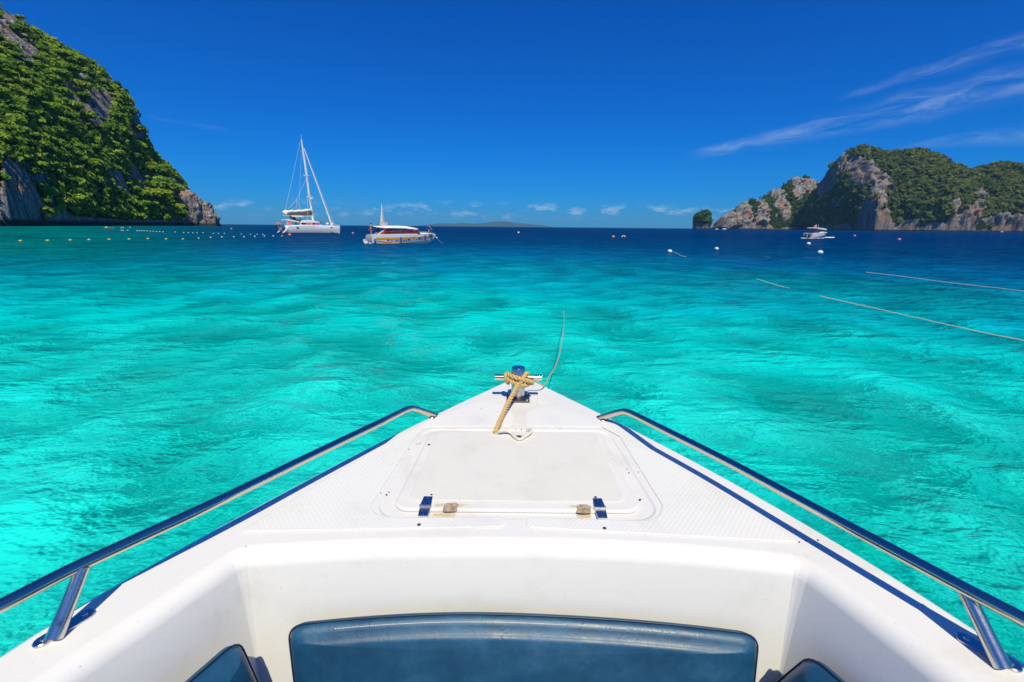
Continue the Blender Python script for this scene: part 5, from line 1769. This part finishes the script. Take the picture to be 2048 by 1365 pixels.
Z5 = lambda x, y: (x / 3.724, 430 + y / 3.724)
yel = [(153, 190), (355, 188), (525, 185), (663, 182), (813, 179), (962, 178), (1103, 175), (1238, 177), (1363, 178)]
for i, (x, y) in enumerate(yel):
    px, py = Z5(x, y)
    buoy('line_buoy', px, py, 5.6 - i * .12, 'buoy_yellow', 'yellow float on the nearer buoy line below the left cliff', 'yellow floats of the near buoy line', squash=.55)
whi = [(1480, 174), (1570, 167), (1653, 165), (1741, 163), (1818, 163), (1898, 160), (1970, 157), (2036, 157)]
for i, (x, y) in enumerate(whi):
    px, py = Z5(x, y)
    buoy('line_buoy', px, py, 2.9, 'buoy_white', 'white float on the nearer buoy line leading to the catamaran', 'white floats of the near buoy line')
far = [(903, 95), (918, 95), (968, 94), (905, 115), (918, 116), (953, 115), (1020, 118), (1038, 119), (1057, 118), (1075, 118), (1097, 120), (1120, 121), (1143, 122), (1166, 125), (1190, 125), (1215, 127), (1305, 128), (1368, 132),
       (1403, 133), (1436, 134), (1468, 134), (1512, 133), (1590, 138), (1627, 138), (1672, 138), (1797, 142), (1865, 144), (1916, 145), (1958, 145)]
for i, (x, y) in enumerate(far):
    px, py = Z5(x, y)
    buoy('line_buoy', px, py, 2.1, 'buoy_white', 'tiny pale float on the farther buoy line under the left cliff', 'pale floats of the far buoy line')
buoy('line_buoy', 564, 472, 2.6, 'buoy_white', 'white float just below the stern of the catamaran', None)
for (px, py, d, mt, lab) in [(463, 457.8, 3.4, 'buoy_pink', 'pink buoy between the sea stack and the catamaran'), (706, 466.5, 4.6, 'buoy_pink', 'pink buoy between the catamaran and the tour speedboat'),
                             (579.5, 469.5, 6.0, 'buoy_orange', 'orange buoy floating against the catamaran hull'), (1226.5, 473.3, 6.0, 'buoy_orange', 'orange buoy in open water left of the pink one near the centre'),
                             (1249, 473.1, 5.2, 'buoy_pink', 'pink buoy with a white tail right of the orange buoy'), (1709, 471.6, 4.6, 'buoy_pink', 'small pink buoy right of the white motorboat'),
                             (1798, 478.8, 6.4, 'buoy_pink', 'pink buoy nearest the photo edge below the right island'), (1037, 465, 4.4, 'buoy_white', 'small lone white buoy far off near the centre horizon'),
                             (1339.5, 502, 9.2, 'buoy_white', 'white mooring buoy with a trailing line left of the other big ones'), (1433, 497, 8.0, 'buoy_white', 'white mooring buoy midway between the trailing line buoy and the motorboat'),
                             (1617, 487, 7.6, 'buoy_white', 'white mooring buoy just below the white motorboat'), (1640, 504, 10.6, 'buoy_white', 'largest white mooring buoy below the motorboat')]:
    grp = 'big white mooring buoys' if d > 7 else ('pink and orange marker buoys' if 'white' not in mt else None)
    o = buoy('mooring_buoy' if d > 7 else 'marker_buoy', px, py, d, mt, lab, grp)
    if px == 1249:
        p = onz(1244.5, 475.5, .03)
        b = MB(); b.tube([Vector((0, 0, .25)), Vector((-.35, -.2, .35)), Vector((-.7, -.3, .0))], .07, 6); t = b.build('tail_line', M['offwhite'], o); o.rotation_euler = (0, 0, 0)


# ---- lines floating on the water
def floating(name, pts, r, mat, label, dip=()):
    path = catmull([onz(x, y, .035) for x, y in pts], 10)
    b = MB(); b.tube([p + Vector((0, random.uniform(-.008, .008), random.uniform(-.004, .004))) for p in path], [r * max(.8, (p.y / 14)) ** .8 for p in path], 6)
    return tag(b.build(name, mat, None, 70), label, 'rope', 'lines floating on the water at the right')


floating('floating_line', [(1640, 593), (1740, 615), (1850, 640), (1950, 662), (2048, 682), (2200, 712)], .0125, M['rope_line'], 'long yellow line floating on the water nearest the right rail')
floating('floating_line', [(1513, 558), (1540, 567), (1565, 574), (1590, 580)], .0115, M['rope_line'], 'short yellow length of line floating left of the long one')
floating('floating_line', [(1732, 545), (1800, 553), (1900, 566), (1980, 575), (2048, 583), (2200, 600)], .011, M['rope_pale'], 'pale line floating farther out above the yellow line')
floating('floating_line', [(1346, 504), (1355, 508), (1362, 512), (1372, 514)], .010, M['rope_pale'], 'short pale line trailing from a white mooring buoy')
